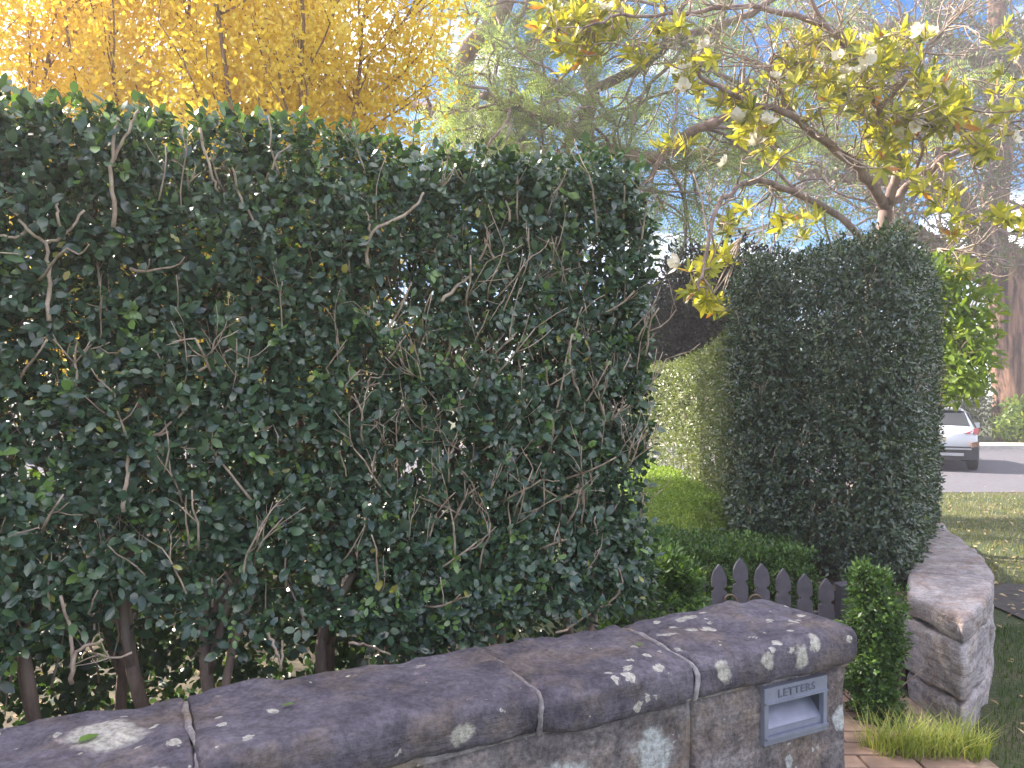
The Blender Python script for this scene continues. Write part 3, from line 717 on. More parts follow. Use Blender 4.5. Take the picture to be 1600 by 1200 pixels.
for k in range(90):
    i = rng.integers(0, 34); b = foot2[i]; c = np.array([2.3, 5.4]); dv = unit(b-c)
    p = np.array([*(b-dv*rng.uniform(-.01, .07)), rng.uniform(.7, 2.3)])
    L = fork(p, np.array([dv[0]*.4+rng.normal()*.3, dv[1]*.4, .8+rng.normal()*.4]), rng.uniform(.06, .15), rng.uniform(.002, .004), rng.integers(0, 3), .16, .55, 4)
    v, t = tubes(L, 4); part('twig', h2, v, t, M['twig'], None, True)

# inner hedge along the garden, sunlit face
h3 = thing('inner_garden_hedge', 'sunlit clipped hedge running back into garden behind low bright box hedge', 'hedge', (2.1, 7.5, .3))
foot3 = ring([(1.50, 5.35), (1.66, 6.2), (1.74, 7.2), (1.70, 8.5), (1.62, 10.5), (2.3, 10.8), (2.5, 8.5), (2.3, 6.4), (1.9, 5.4)][::-1], 5)
top3 = lambda x, y: 2.03-.035*np.clip(y-5.2, 0, 9)+.03*np.sin(y*2.1)
P, N, dep = sample_hedge(foot3, .35, top3, .12, 15000, 1500, .045, amp=.05, nsc=1.8, seed=14, gap=.22, back=.1, gsc=4)
a = sprigs(P, N, 5, .022, .036, .58, up=.35, spread=.8, rach=.7, new=.04, yel=.0)
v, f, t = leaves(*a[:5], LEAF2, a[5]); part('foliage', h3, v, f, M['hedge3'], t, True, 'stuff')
for k in range(8):
    y = 5.6+k*.65; L = fork((1.72+.35+.02*k, y, .1), (0, 0, 1), 1.0, .02, 1, .06, .3, 4); v, t = tubes(L, 6); part('stem', h3, v, t, M['stem'], None, True)

def box_hedge(label, foot, z0, z1, rt, ns, ntop, leaf, mat, seed, amp=.03, nsc=5, name='box_hedge', depth=.03, gap=.25, per=5, stems=4):
    foot = np.asarray(foot); c = foot.mean(0)
    o = thing(name, label, 'hedge', (c[0], c[1], z0))
    P, N, dep = sample_hedge(foot, z0+.03, z1, rt, ns, ntop, depth, amp=amp, nsc=nsc, seed=seed, gap=gap, back=.25, gsc=9)
    a = sprigs(P, N, per, leaf*.7, leaf*1.2, .6, up=.5, spread=.75, rach=.9, new=.12, yel=0., out=.6)
    v, f, t = leaves(*a[:5], LEAF2, np.clip(a[5], 0, 1)); part('foliage', o, v, f, M[mat], t, True, 'stuff')
    zt = z1 if not callable(z1) else float(z1(c[:1], c[1:2])[0])
    for k in range(stems):
        p = c+(foot[rng.integers(len(foot))]-c)*.3
        L = fork((p[0], p[1], z0-.05), (rng.normal()*.15, rng.normal()*.15, 1), (zt-z0)*.38, .008, 1, .08, .3, 4); L = [(np.column_stack([q[:, :2], np.minimum(q[:, 2], zt-.03)]), rr) for q, rr in L]
        v, t = tubes(L, 5); part('stem', o, v, t, M['stem'], None, True)
    return o
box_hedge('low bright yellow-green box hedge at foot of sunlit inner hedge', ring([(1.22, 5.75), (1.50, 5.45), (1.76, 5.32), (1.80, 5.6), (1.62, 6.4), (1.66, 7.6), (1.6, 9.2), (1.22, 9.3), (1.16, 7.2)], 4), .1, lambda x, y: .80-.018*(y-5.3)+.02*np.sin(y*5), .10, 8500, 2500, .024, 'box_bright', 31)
box_hedge('dark green low clipped hedge just behind the picket gate', ring([(.62, 4.55), (1.2, 4.42), (1.68, 4.40), (1.76, 4.6), (1.70, 4.95), (1.2, 5.1), (.6, 5.1)], 4), .05, lambda x, y: .655-.03*(x-1.2)+.015*np.sin(x*9), .12, 4600, 2800, .024, 'box', 32, amp=.05, nsc=7, gap=.3)
box_hedge('rounded leafy green box bush between tall hedge and gate', ring([(.42, 3.35), (.58, 3.14), (.74, 3.12), (.81, 3.28), (.82, 3.46), (.66, 3.58), (.46, 3.56)], 4), 0., lambda x, y: (.83+.03*np.sin(x*11+1)-.25*np.clip(x-.7, 0, 1)), .16, 3600, 1300, .026, 'box', 33, amp=.06, nsc=9, gap=.33)
box_hedge('narrow upright green bush beside end of pale curved wall', ring([(1.665, 3.66), (1.69, 3.58), (1.78, 3.58), (1.81, 3.66), (1.80, 3.74), (1.73, 3.78), (1.67, 3.74)], 4), 0., lambda x, y: .70+.03*np.sin(x*20), .07, 2900, 400, .026, 'box', 34, amp=.10, nsc=11, gap=.36)

# ------------------------------------------------------------------ picket gate
GY = 4.02; GK = GY/3.71
gate = thing('picket_gate', 'dark grey wooden picket gate with shaped pointed tops and iron scrolls', 'gate', (1.1*GK, GY, .03))
M['gate'] = plain('gate_paint', (.105, .095, .115), .65, 0, .2, 18, .1)
def picket_shape():
    w = .0355; pts = [(-w, 0), (w, 0)]
    nz = -.125
    right = [(w, nz-.020)]
    for th in np.linspace(-90, -270, 7): right.append((w-.001+.013*math.cos(R(th)), nz+.013*math.sin(R(th))))
    right += [(w, nz+.022), (w*.99, nz+.05), (w*.90, nz+.072), (w*.70, nz+.093), (w*.38, nz+.110), (.003, nz+.125)]
    return right
PR = picket_shape()
def picket(x, ztop):
    out = [(.0355, -(ztop-.07))]+PR
    prof = out+[(-px_, z) for px_, z in out[::-1]]
    n = len(prof); h = .0095
    V = [(x+a*GK, GY-h, ztop+z) for a, z in prof]+[(x+a*GK, GY+h, ztop+z) for a, z in prof]
    F = [list(range(n)), list(range(2*n-1, n-1, -1))]+[[i, i+n, (i+1) % n+n, (i+1) % n] for i in range(n)]
    return part('picket', gate, V, F, M['gate'])
for k, zt in zip(range(-4, 5), (.685, .705, .73, .758, .79, .763, .738, .714, .692)):
    picket((1.103+k*.1035)*GK, 1.6-(1.6-zt)*GK)
mb = MB(); mb.box((1.103*GK, GY+.029, .40), (.5, .018, .035)); part('rail', gate, *mb.get(), M['gate'])
mb = MB(); mb.box((1.103*GK, GY+.029, .15), (.5, .018, .035)); part('rail', gate, *mb.get(), M['gate'])
M['iron'] = plain('rusty_iron', (.20, .15, .10), .6, .4, .3, 30)
for sx, cx in ((1, 1.045), (-1, 1.175)):
    pts = []
    for th in np.linspace(-60, 330, 30):
        rr = .022+.028*((th+60)/390); pts.append((cx*GK-sx*rr*math.cos(R(th)), GY-.019, .502+rr*math.sin(R(th))))
    pts.append((pts[-1][0]+sx*.004, GY-.019, .40)); pts.append((pts[-1][0]+sx*.01, GY-.019, .34))
    v, t = tube(pts, .0055, 6); part('iron_scroll', gate, v, t, M['iron'], None, True)
M['post'] = plain('post_paint', (.05, .045, .062), .7, 0, .2, 18)
for nm_, x, zt, lb_ in (('gate_post', 1.625*GK, .595, 'dark square post at hinge side of picket gate'), ('gate_post', .59*GK, .59, 'dark square post at latch side of gate behind box bush')):
    o = thing(nm_, lb_, 'post', (x, (GY+.04), 0))
    mb = MB(); mb.box((x, (GY+.04), zt/2-.02), (.036, .036, zt/2-.018)); part('shaft', o, *mb.get(), M['post'])
    mb = MB(); mb.add(np.array([(x+a*.042, (GY+.04)+b*.042, zt-.036) for a, b in ((-1, -1), (1, -1), (1, 1), (-1, 1))]+[(x+a*.042, (GY+.04)+b*.042, zt-.02) for a, b in ((-1, -1), (1, -1), (1, 1), (-1, 1))]+[(x, (GY+.04), zt)]), [[3, 2, 1, 0], [0, 1, 5, 4], [1, 2, 6, 5], [2, 3, 7, 6], [3, 0, 4, 7], [4, 5, 8], [5, 6, 8], [6, 7, 8], [7, 4, 8]]); part('cap', o, *mb.get(), M['post'])

# ------------------------------------------------------------------ trees
def limb(pts, r0, r1, m=5, wob=.01):
    ln = smooth_line(pts, m); ln = ln+rng.normal(size=ln.shape)*wob
    return ln, np.linspace(r0, r1, len(ln))
def branch_out(lines, n, L0, L1, r, depth, bend=.2, split=.6, upb=.05, start=.2, seg=6, bias=(0, 0, 0), sh=.68):
    """side branches from given limbs -> list of polylines"""
    out = []
    for k in range(n):
        p, rr = lines[rng.integers(len(lines))]
        i = rng.integers(int(len(p)*start), len(p))
        t = unit(p[min(i+1, len(p)-1)]-p[max(i-1, 0)])
        out += fork(p[i], unit(t*.35+rdir(1)[0]+np.array(bias)), rng.uniform(L0, L1), min(r, rr[i]*.6), depth, bend, split, seg, upb, sh)
    return out
def along(lines, n, wlen=True):
    w = np.array([np.linalg.norm(np.diff(p, axis=0), axis=1).sum() for p, r in lines]); i = rng.choice(len(lines), n, p=w/w.sum())
    P = np.zeros((n, 3)); T = np.zeros((n, 3)); u = rng.random(n)
    for k in range(n):
        p = lines[i[k]][0]; f = u[k]*(len(p)-1); j = min(int(f), len(p)-2); P[k] = p[j]+(p[j+1]-p[j])*(f-j); T[k] = p[j+1]-p[j]
    return P, unit(T)

# --- golden autumn trees behind the tall hedge
def autumn(label, x, y, spread, h, nst, nleaf, seed):
    o = thing('autumn_tree', label, 'tree', (x, y, .2), 'golden trees behind the tall hedge')
    stems, br = [], []
    for k in range(nst):
        a = 2*math.pi*k/nst+rng.uniform(-.4, .4); s = spread*rng.uniform(.45, 1)
        pts = [(x+.05*math.cos(a), y+.05*math.sin(a), .1), (x+.25*s*math.cos(a), y+.25*s*math.sin(a), 1.3), (x+.6*s*math.cos(a), y+.6*s*math.sin(a), 1.3+(h-1.3)*.45), (x+s*math.cos(a), y+s*math.sin(a), h*rng.uniform(.85, 1))]
        stems.append(limb(pts, .04, .012, 6, .012))
    br = branch_out(stems, 100, .6, 1.3, .016, 2, .13, .42, .16, .22, 5, (0, 0, .7))
    v, t = tubes(stems, 7); part('trunk', o, v, t, M['brown_bark'], None, True)
    v, t = tubes(br, 4); part('branches', o, v, t, M['brown_bark'], None, True, 'stuff')
    P, T = along(br, nleaf)
    P = P+rng.normal(size=P.shape)*.17
    P[:, 2] = np.where(P[:, 2] < 1.5, P[:, 2]+rng.uniform(.3, 2.0, len(P)), P[:, 2])
    keep = vnoise(P, 2.2, seed)*.65+vnoise(P, 5.5, seed+1)*.35 > .30*rng.uniform(.75, 1.25, len(P)); P = P[keep]; n = len(P)
    L = rng.uniform(.0062, .0105, n)*y
    tint = np.clip(.25+.55*vnoise(P, 1.1, seed+2)+rng.normal(size=n)*.17, 0, 1)
    v, f, t = leaves(P, unit(rdir(n)+np.array([0, 0, -.35])), rdir(n), L, L*.62, LEAF2, tint)
    part('crown', o, v, f, M['yellow'], t, False, 'stuff')
autumn('golden autumn tree rising above the hedge, paler where sky shows through', -5.9, 8.0, 1.9, 7.4, 6, 60000, 1)
autumn('dense golden autumn tree at middle of row behind hedge', -3.9, 8.3, 1.6, 7.0, 7, 90000, 5)
autumn('golden autumn tree next to the grey twisted limbs', -1.9, 6.9, 1.15, 6.0, 6, 78000, 9)

# --- feathery grey-barked tree with twisting limbs
TY = 14.0; FK = TY/10.5
o = thing('feathery_tree', 'twisting grey-limbed tree with feathery pale green foliage behind hedges', 'tree', (1.1, TY, -.4))
def tl(*pp): return [at(x, y, TY+dz*FK) for x, y, dz in pp]
limbs = [limb(tl((890, 830, 0), (885, 640, 0), (880, 480, 0), (893, 350, 0)), .27, .2, 6, .01),
         limb(tl((890, 400, 0), (840, 290, .1), (800, 250, .2), (760, 222, .3), (735, 190, .3), (728, 145, .2), (724, 105, 0), (735, 72, -.1), (770, 42, -.2), (790, 0, -.3), (800, -70, -.4), (850, -150, -.4)), .18, .11, 5, .006),
         limb(tl((733, 190, .3), (690, 174, .4), (650, 166, .6), (590, 150, .8), (520, 155, 1)), .12, .05, 5, .01),
         limb(tl((893, 350, 0), (916, 290, 0), (921, 235, -.1), (914, 195, -.2), (926, 140, -.3), (908, 85, -.3), (893, 40, -.2), (900, -40, -.2), (880, -140, 0)), .135, .07, 5, .006),
         limb(tl((897, 340, 0), (880, 250, .3), (900, 205, .1), (918, 185, -.1)), .10, .07, 5, .006),
         limb(tl((905, 212, -.2), (880, 192, -.3), (845, 178, -.5), (815, 172, -.6), (780, 158, -.8), (755, 148, -1)), .115, .05, 5, .006),
         limb(tl((856, 180, -.4), (855, 140, -.5), (838, 105, -.6), (812, 75, -.6), (805, 50, -.7), (818, 15, -.8), (845, -40, -.8)), .05, .025, 5, .008),
         limb(tl((921, 235, -.1), (960, 236, -.5), (1000, 248, -.9), (1040, 240, -1.2), (1080, 205, -1.5), (1120, 190, -1.9), (1180, 150, -2.2)), .1, .04, 5, .01),
         limb(tl((926, 140, -.3), (990, 110, -.6), (1060, 60, -1), (1130, 40, -1.2), (1210, 0, -1.5), (1300, -50, -1.6)), .07, .03, 5, .015),
         limb(tl((1000, 248, -.9), (1050, 262, -.6), (1095, 235, -.4), (1150, 240, -.3), (1230, 205, -.2), (1330, 215, 0)), .05, .015, 5, .02),
         limb(tl((1060, 60, -1), (1110, 110, -1), (1180, 130, -1), (1260, 110, -1), (1340, 130, -.9)), .035, .012, 5, .02)]
limbs = [(p, r_*FK) for p, r_ in limbs]
v, t = tubes(limbs, 9); part('trunk', o, v, t, M['grey_bark'], None, True)
thin = branch_out(limbs[1:], 95, 1.05, 2.5, .036, 2, .28, .7, .0, .15, 7, (.15, -.1, .1))
v, t = tubes(thin, 5); part('branches', o, v, t, M['grey_bark'], None, True, 'stuff')
n = 5200
P, T = along([l_ for l_ in thin if l_[0][0][2] > 2.0], n); ok = (P[:, 2] > 2.6) & (P[:, 1] > 11.8); P, T = P[ok], T[ok]; n = len(P)
g = vnoise(P, 1.0, 77); ok = g > .30; P, T = P[ok], T[ok]; n = len(P)
fd = unit(T*.4+rdir(n)*.8+np.array([0, 0, -.25])); fs = unit(np.cross(fd, rdir(n)))
A = []
for k in range(11):
    for sg in (-1, 1):
        f_ = (k+1)/11; pos = P+fd*(.44*f_)+np.array([0, 0, -.13])*f_**2
        A.append((pos, unit(fs*sg+fd*.35), np.cross(fs, fd), np.full(n, .115*(1-.55*abs(f_-.4))), np.full(n, .021), np.clip(.5+rng.normal(size=n)*.2, 0, 1)))
A = [np.concatenate([a_[j] for a_ in A]) for j in range(6)]
v, f, t = leaves(*A[:5], LEAF2, A[5]); part('crown', o, v, f, M['feather'], t, False, 'stuff')

# --- magnolia-like tree with white flowers, trunk behind the right-hand hedge
MY = 8.2
mg = thing('flowering_tree', 'flowering tree with long yellow-green leaves and white blooms over clipped hedge', 'tree', (3.75, MY, -.1))
def ml(*pp): return [at(x, y, MY+dz) for x, y, dz in pp]
ml_limbs = [limb(ml((1350, 850, 0), (1352, 560, 0), (1370, 420, 0), (1385, 330, 0)), .10, .075, 5, .01),
            limb(ml((1385, 330, 0), (1360, 285, -.2), (1310, 235, -.4), (1250, 190, -.6), (1180, 160, -.8), (1110, 130, -1), (1080, 95, -1.1)), .06, .015, 5, .015),
            limb(ml((1370, 400, 0), (1300, 330, -.3), (1200, 285, -.6), (1140, 300, -.9), (1110, 360, -1.2), (1100, 420, -1.4), (1090, 455, -1.5)), .04, .01, 5, .012),
            limb(ml((1385, 330, 0), (1400, 250, -.2), (1370, 170, -.4), (1340, 100, -.6), (1290, 40, -.7), (1250, -30, -.8)), .055, .015, 5, .015),
            limb(ml((1370, 170, -.4), (1420, 120, -.5), (1460, 60, -.6), (1500, 20, -.6)), .03, .01, 5, .012),
            limb(ml((1250, 190, -.6), (1220, 150, -.6), (1200, 100, -.8), (1230, 70, -.9)), .025, .01, 5, .012),
            limb(ml((1290, 40, -.7), (1180, 10, -.9), (1080, 20, -1.1), (990, 25, -1.3), (910, 40, -1.5)), .03, .01, 5, .012),
            limb(ml((1385, 330, 0), (1430, 280, .1), (1490, 240, .2), (1540, 200, .3), (1600, 190, .3)), .05, .012, 5, .015),
            limb(ml((1370, 420, 0), (1440, 400, .2), (1500, 390, .3), (1540, 420, .3)), .03, .01, 5, .015),
            limb(ml((1430, 280, .1), (1440, 220, -.2), (1410, 190, -.4), (1390, 150, -.5)), .02, .008, 5, .012)]
v, t = tubes(ml_limbs, 7); part('trunk', mg, v, t, M['grey_bark'], None, True)
mtw = branch_out(ml_limbs[1:], 150, .3, .8, .012, 2, .26, .6, .05, .25, 5, (0, -.15, .1))
mtw = [l_ for l_ in mtw if l_[0][:, 2].min() > 2.75]
v, t = tubes(mtw, 4); part('branches', mg, v, t, M['pale_twig'], None, True, 'stuff')
# leaf rosettes where the picture shows them (px, py, spread px, count)
clus = [(890, 30, 45, 16), (950, 20, 45, 14), (905, 75, 40, 14), (1020, 35, 35, 6), (1090, 105, 35, 7), (1075, 130, 20, 4), (1150, 165, 30, 6), (1180, 200, 35, 8), (1170, 180, 30, 5), (1250, 80, 45, 10), (1290, 100, 50, 10), (1230, 125, 45, 8), (1330, 130, 55, 14), (1370, 80, 50, 12), (1400, 105, 35, 7), (1310, 165, 45, 8),
        (1450, 135, 45, 8), (1420, 185, 60, 14), (1370, 200, 45, 9), (1460, 190, 50, 10), (1390, 245, 40, 7), (1500, 170, 40, 6), (1540, 230, 45, 7), (1580, 150, 40, 6), (1460, 310, 45, 6), (1510, 350, 35, 4), (1580, 340, 40, 5), (1095, 415, 24, 5), (1120, 470, 22, 5), (1085, 465, 20, 4), (1125, 405, 16, 3),
        (1055, 225, 25, 3), (1140, 345, 25, 3), (1245, 355, 25, 3), (1430, 70, 30, 4), (1200, 235, 30, 3), (980, 80, 25, 3), (1500, 420, 26, 4), (1570, 60, 35, 3)]
rp, rdv = [], []
for (x, y, s, c) in clus:
    for k in range(int(c*1.7)):
        rp.append(at(x+rng.normal()*s*.55, y+rng.normal()*s*.42, MY-.6+rng.normal()*.35-(.2 if x < 1100 else 0))); rdv.append(unit(np.array([-.35, -.5, .45])+rng.normal(size=3)*.45))
rp, rdv = np.array(rp), np.array(rdv); nr_ = len(rp)
# twig from each rosette back to the nearest limb twig
allp = np.concatenate([l_[0] for l_ in ml_limbs[1:]+mtw])
L = []
for p, d in zip(rp, rdv):
    q_ = allp[np.argmin(((allp-p)**2).sum(1))]
    mid = (p+q_)/2+rng.normal(size=3)*.04-d*.05
    L.append((smooth_line([q_, mid, p-d*.02], 3), np.linspace(.009, .005, 7)))
v, t = tubes(L, 4); part('rosette_twigs', mg, v, t, M['pale_twig'], None, True, 'stuff')
per = 10; A = []
for k in range(per):
    th = 2*math.pi*(k*.382+rng.random(nr_)*.1); e1 = unit(np.cross(rdv, np.array([.3, .2, 1.]))); e2 = np.cross(rdv, e1)
    rad_ = e1*np.cos(th)[:, None]+e2*np.sin(th)[:, None]
    el = rng.uniform(.25, .95, nr_)[:, None]
    ax = unit(rad_*(1-.3*el)+rdv*el+rng.normal(size=(nr_, 3))*.15)
    Lk = rng.uniform(.11, .185, nr_)
    tt = np.clip(rng.normal(.58, .27, nr_), .0, .93); tt = np.where(rng.random(nr_) < .012, rng.uniform(.96, 1, nr_), tt)
    A.append((rp-rdv*.03*(k/per), ax, unit(rdv-ax*(rdv*ax).sum(1)[:, None]+rng.normal(size=(nr_, 3))*.2), Lk, Lk*.26, tt))
A = [np.concatenate([a_[j] for a_ in A]) for j in range(6)]
ppx = 800+1200*A[0][:, 0]/A[0][:, 1]; ppy = 610-1200*(A[0][:, 2]-EYE)/A[0][:, 1]
cr = np.abs((A[2]*unit(np.array([0, 0, EYE])-A[0])).sum(1))
sc = A[3]*cr/A[0][:, 1]*((ppx > 0) & (ppx < 1600) & (ppy > 0))
pk = np.argsort(-sc)[:300]; rs = np.setdiff1d(np.arange(len(sc)), pk)
v, f, t = leaves(*[a_[rs] for a_ in A[:5]], LEAF6, A[5][rs]); part('crown', mg, v, f, M['magnolia'], t, True, 'stuff')
mv = []
for k in range(8):
    tm = LEAF6[0].copy(); tm[:, 1] *= .25+.02*(k % 3); tm[:, 2] *= .4
    tv_ = [.2, .35, .45, .55, .65, .75, .88, .98][k]; mv.append((tv_, mesh('leaf', tm, LEAF6[1], M['magnolia'], np.full(7, tv_), True)))
leaf_objects(mg, pk, A[0], A[1], A[2], A[3], A[5], mv)
# white blooms, petals round a small cone
pet = np.array([[0, 0, 0], [.3, .3, .05], [.7, .34, .10], [1, 0, .22], [.7, -.34, .10], [.3, -.3, .05], [.5, 0, -.03]])
pm = mesh('petal', pet, LEAF6[1], M['petal'], np.linspace(0, 1, 7), True)
cv, ct = tube(np.array([(0, 0, 0), (0, 0, .25), (0, 0, .4)]), [.13, .12, .05], 7)
cm = mesh('flower', cv, ct, plain('flower_centre', (.62, .48, .16), .7), None, True)
fl_px = [(1345, 65), (1365, 78), (1380, 68), (1345, 90), (1325, 130), (1320, 115), (1262, 100), (1275, 95), (1440, 50), (1455, 58), (1435, 62), (1070, 110), (1085, 105), (1100, 90), (1065, 145), (1100, 80), (1165, 180), (1195, 195), (1180, 215), (1310, 90), (1150, 190), (1215, 125), (1480, 135), (1400, 215), (1135, 260), (870, 12), (945, 22), (1065, 410), (1250, 365), (1430, 195), (1590, 220), (1350, 110)]
for (x, y) in fl_px:
    p = at(x+rng.normal()*3, y+rng.normal()*3, MY-.95+rng.normal()*.2-(.2 if x < 1100 else 0))
    fo = link('flower', cm, mg); s = rng.uniform(.09, .135)
    dv = Vector(unit(np.array([-.3, -.75, .35])+rng.normal(size=3)*.4))
    qt = dv.to_track_quat('Z', 'Y'); fo.matrix_local = Matrix.LocRotScale(Vector(p-np.array(mg.location)), qt, (s, s, s))
    for k in range(7):
        po = link('petal', pm, fo); po.rotation_euler = (0, -R(rng.uniform(5, 55)), 2*math.pi*k/7+rng.uniform(-.2, .2)); po.location = (0, 0, .05*(k % 2)); q = rng.uniform(.75, 1.05); po.scale = (q, q, q)

# --- large reddish street tree over the road
BY = 30.
bt = thing('street_tree', 'massive reddish-barked tree forking wide beyond the road', 'tree', (19.8, BY, -.4))
def bl(*pp): return [at(x, y, BY+dz) for x, y, dz in pp]
bl_limbs = [limb(bl((1592, 740, 0), (1590, 640, 0), (1580, 540, 0), (1570, 460, 0), (1558, 390, 0)), 0.86, .66, 6, .03),
            limb(bl((1556, 430, 0), (1553, 340, 0), (1562, 260, 0), (1555, 170, -.3), (1562, 80, -.5), (1556, 0, -.8), (1550, -80, -1)), .52, .26, 6, .03),
            limb(bl((1562, 420, 0), (1520, 350, -.5), (1490, 305, -1), (1450, 282, -1.5), (1390, 278, -2), (1340, 262, -2.5), (1290, 235, -3), (1260, 205, -3)), .50, .16, 6, .03),
            limb(bl((1400, 278, -2), (1330, 280, -2.3), (1240, 262, -3), (1165, 247, -3.5), (1120, 255, -4)), .2, .06, 6, .03),
            limb(bl((1565, 450, 0), (1520, 420, .5), (1470, 390, .8), (1415, 352, 1), (1365, 315, 1.2), (1350, 270, 1.5)), .45, .15, 6, .03),
            limb(bl((1560, 150, -.2), (1520, 85, -.5), (1475, 60, -.8), (1458, 10, -1), (1440, -60, -1)), .3, .12, 6, .03),
            limb(bl((1560, 190, -.2), (1585, 110, 0), (1610, 95, .3), (1660, 70, .5)), .3, .15, 6, .03),
            limb(bl((1590, 480, 0), (1610, 400, .3), (1640, 330, .5), (1660, 200, .5)), .5, .2, 6, .03),
            limb(bl((1490, 305, -1), (1470, 250, -1.2), (1455, 180, -1.4), (1420, 150, -1.6), (1380, 60, -2), (1330, 0, -2)), .22, .07, 6, .03),
            limb(bl((1475, 60, -.8), (1400, 40, -1.5), (1300, 55, -2), (1220, 40, -2.5), (1130, 55, -3)), .16, .05, 6, .04)]
v, t = tubes([(smooth_line(p[::2], 4), np.interp(np.linspace(0, 1, len(smooth_line(p[::2], 4))), np.linspace(0, 1, len(q_)), q_)) for p, q_ in bl_limbs[:1]]+bl_limbs[1:], 22)
v = v+np.column_stack([fbm(v*[1, 1, .12], 2.6, 5, 3), fbm(v*[1, 1, .12], 2.6, 6, 3), 0*v[:, 0]])*.5
part('trunk', bt, v, t, M['red_bark'], None, True)
btw = branch_out(bl_limbs[1:], 180, 2.0, 4.2, .075, 2, .26, .65, .02, .15, 7, (-.25, -.1, .0))
v, t = tubes(btw, 4); part('branches', bt, v, t, M['grey_bark'], None, True, 'stuff')
P, T = along(btw, 70000); P = P+rng.normal(size=P.shape)*.32; k_ = (vnoise(P, .55, 91) > .40) & (P[:, 2] > 4); P = P[k_]; n = len(P)
L = rng.uniform(.10, .2, n); v, f, t = leaves(P, unit(rdir(n)+np.array([0, 0, -.4])), rdir(n), L, L*.45, LEAF2, np.clip(vnoise(P, .5, 92)+rng.normal(size=n)*.15, 0, 1))
part('crown', bt, v, f, M['street_leaf'], t, False, 'stuff')

# --- generic leafy mass: several overlapping lobes, stems inside
def leafy(name, label, cat, base, lobes, nleaf, leaf, mat, tmpl=LEAF2, ratio=.5, group=None, seed=0, hole=.3, bark='stem', shell=.35, stems=5, stem_r=.03, nsc=None):
    o = thing(name, label, cat, base, group)
    lobes = np.array(lobes, float)
    w = (lobes[:, 3]*lobes[:, 4]); i = rng.choice(len(lobes), nleaf, p=w/w.sum())
    d = rdir(nleaf); rr = 1-np.abs(rng.normal(size=nleaf))*shell; rr = np.clip(rr, .1, 1.05)
    c = lobes[i]; P = c[:, :3]+d*rr[:, None]*c[:, 3:6]
    s = nsc or 2.2/lobes[:, 3].mean()
    P = P+d*(c[:, 3:4]*.5)*fbm(P, s, seed, 2)[:, None]
    k = (vnoise(P, s*2.2, seed+5)*.6+vnoise(P, s*5, seed+6)*.4 > hole*rng.uniform(.8, 1.2, nleaf)) & (P[:, 2] > base[2]+.02); P = P[k]; d = d[k]; n = len(P)
    L = rng.uniform(.7, 1.25, n)*leaf
    v, f, t = leaves(P, unit(rdir(n)+d*.5), unit(d+rdir(n)*.8+np.array([0, 0, .4])), L, L*ratio, tmpl, np.clip(.25+.5*vnoise(P, s*2, seed+7)+rng.normal(size=n)*.15, 0, 1))
    part('crown', o, v, f, M[mat], t, False, 'stuff')
    Ls = []
    for k in range(stems):
        lo = lobes[k % len(lobes)]; b = np.array(base)+np.array([rng.normal()*stem_r*2, rng.normal()*stem_r*2, -.1])
        e = lo[:3]+rng.normal(size=3)*lo[3]*.2
        ln = smooth_line([b, (b*.6+e*.4)+rng.normal(size=3)*stem_r*3, e], 4); Ls.append((ln, np.linspace(stem_r, stem_r*.4, len(ln))))
        Ls += fork(e, (rng.normal()*.4, rng.normal()*.4, .6), lo[3]*.7, stem_r*.4, 2, .2, .5, 4)
    v, t = tubes(Ls, 6); part('trunk', o, v, t, M[bark], None, True)
    return o
# dense evergreen in the gap, its deep shade put into the leaf colour
leafy('shaded_evergreen_tree', 'dense evergreen tree coloured nearly black for deep shade in gap between the hedges', 'tree', (3.4, 12.4, -.2), [(2.95, 12.4, 3.1, .85, .8, .95), (3.6, 12.3, 3.0, .9, .9, 1.05), (2.5, 12.5, 2.1, .75, .7, .9), (2.25, 12.6, 2.6, .7, .7, .85), (3.2, 12.3, 1.6, 1.2, .9, 1.0)], 30000, .095, 'shaded_leaf', seed=61, hole=.0, stems=4, stem_r=.06, shell=.5)
# big-leaved bright shrubs near the car and across the road
leafy('broadleaf_shrub', 'tall bright green broad-leaved shrub beside right edge of clipped hedge block', 'shrub', (3.7, 7.9, -.15), [(4.45, 7.6, 2.35, .36, .4, .45), (4.3, 7.5, 1.85, .32, .4, .4), (4.55, 7.8, 1.9, .3, .4, .4), (4.2, 7.7, 2.7, .3, .35, .3)], 2600, .115, 'shrub', LEAF6, .30, seed=62, hole=.3, stems=6, stem_r=.02)
leafy('flowering_shrub', 'leafy shrub at foot of the massive reddish tree across road', 'shrub', (18.9, 28.7, -.35), [(18.6, 28.7, .3, .6, .6, .6), (19.3, 28.6, .4, .7, .6, .8), (18.9, 28.8, .8, .5, .5, .5)], 1300, .22, 'shrub', LEAF6, .4, seed=63, stems=5, stem_r=.03)

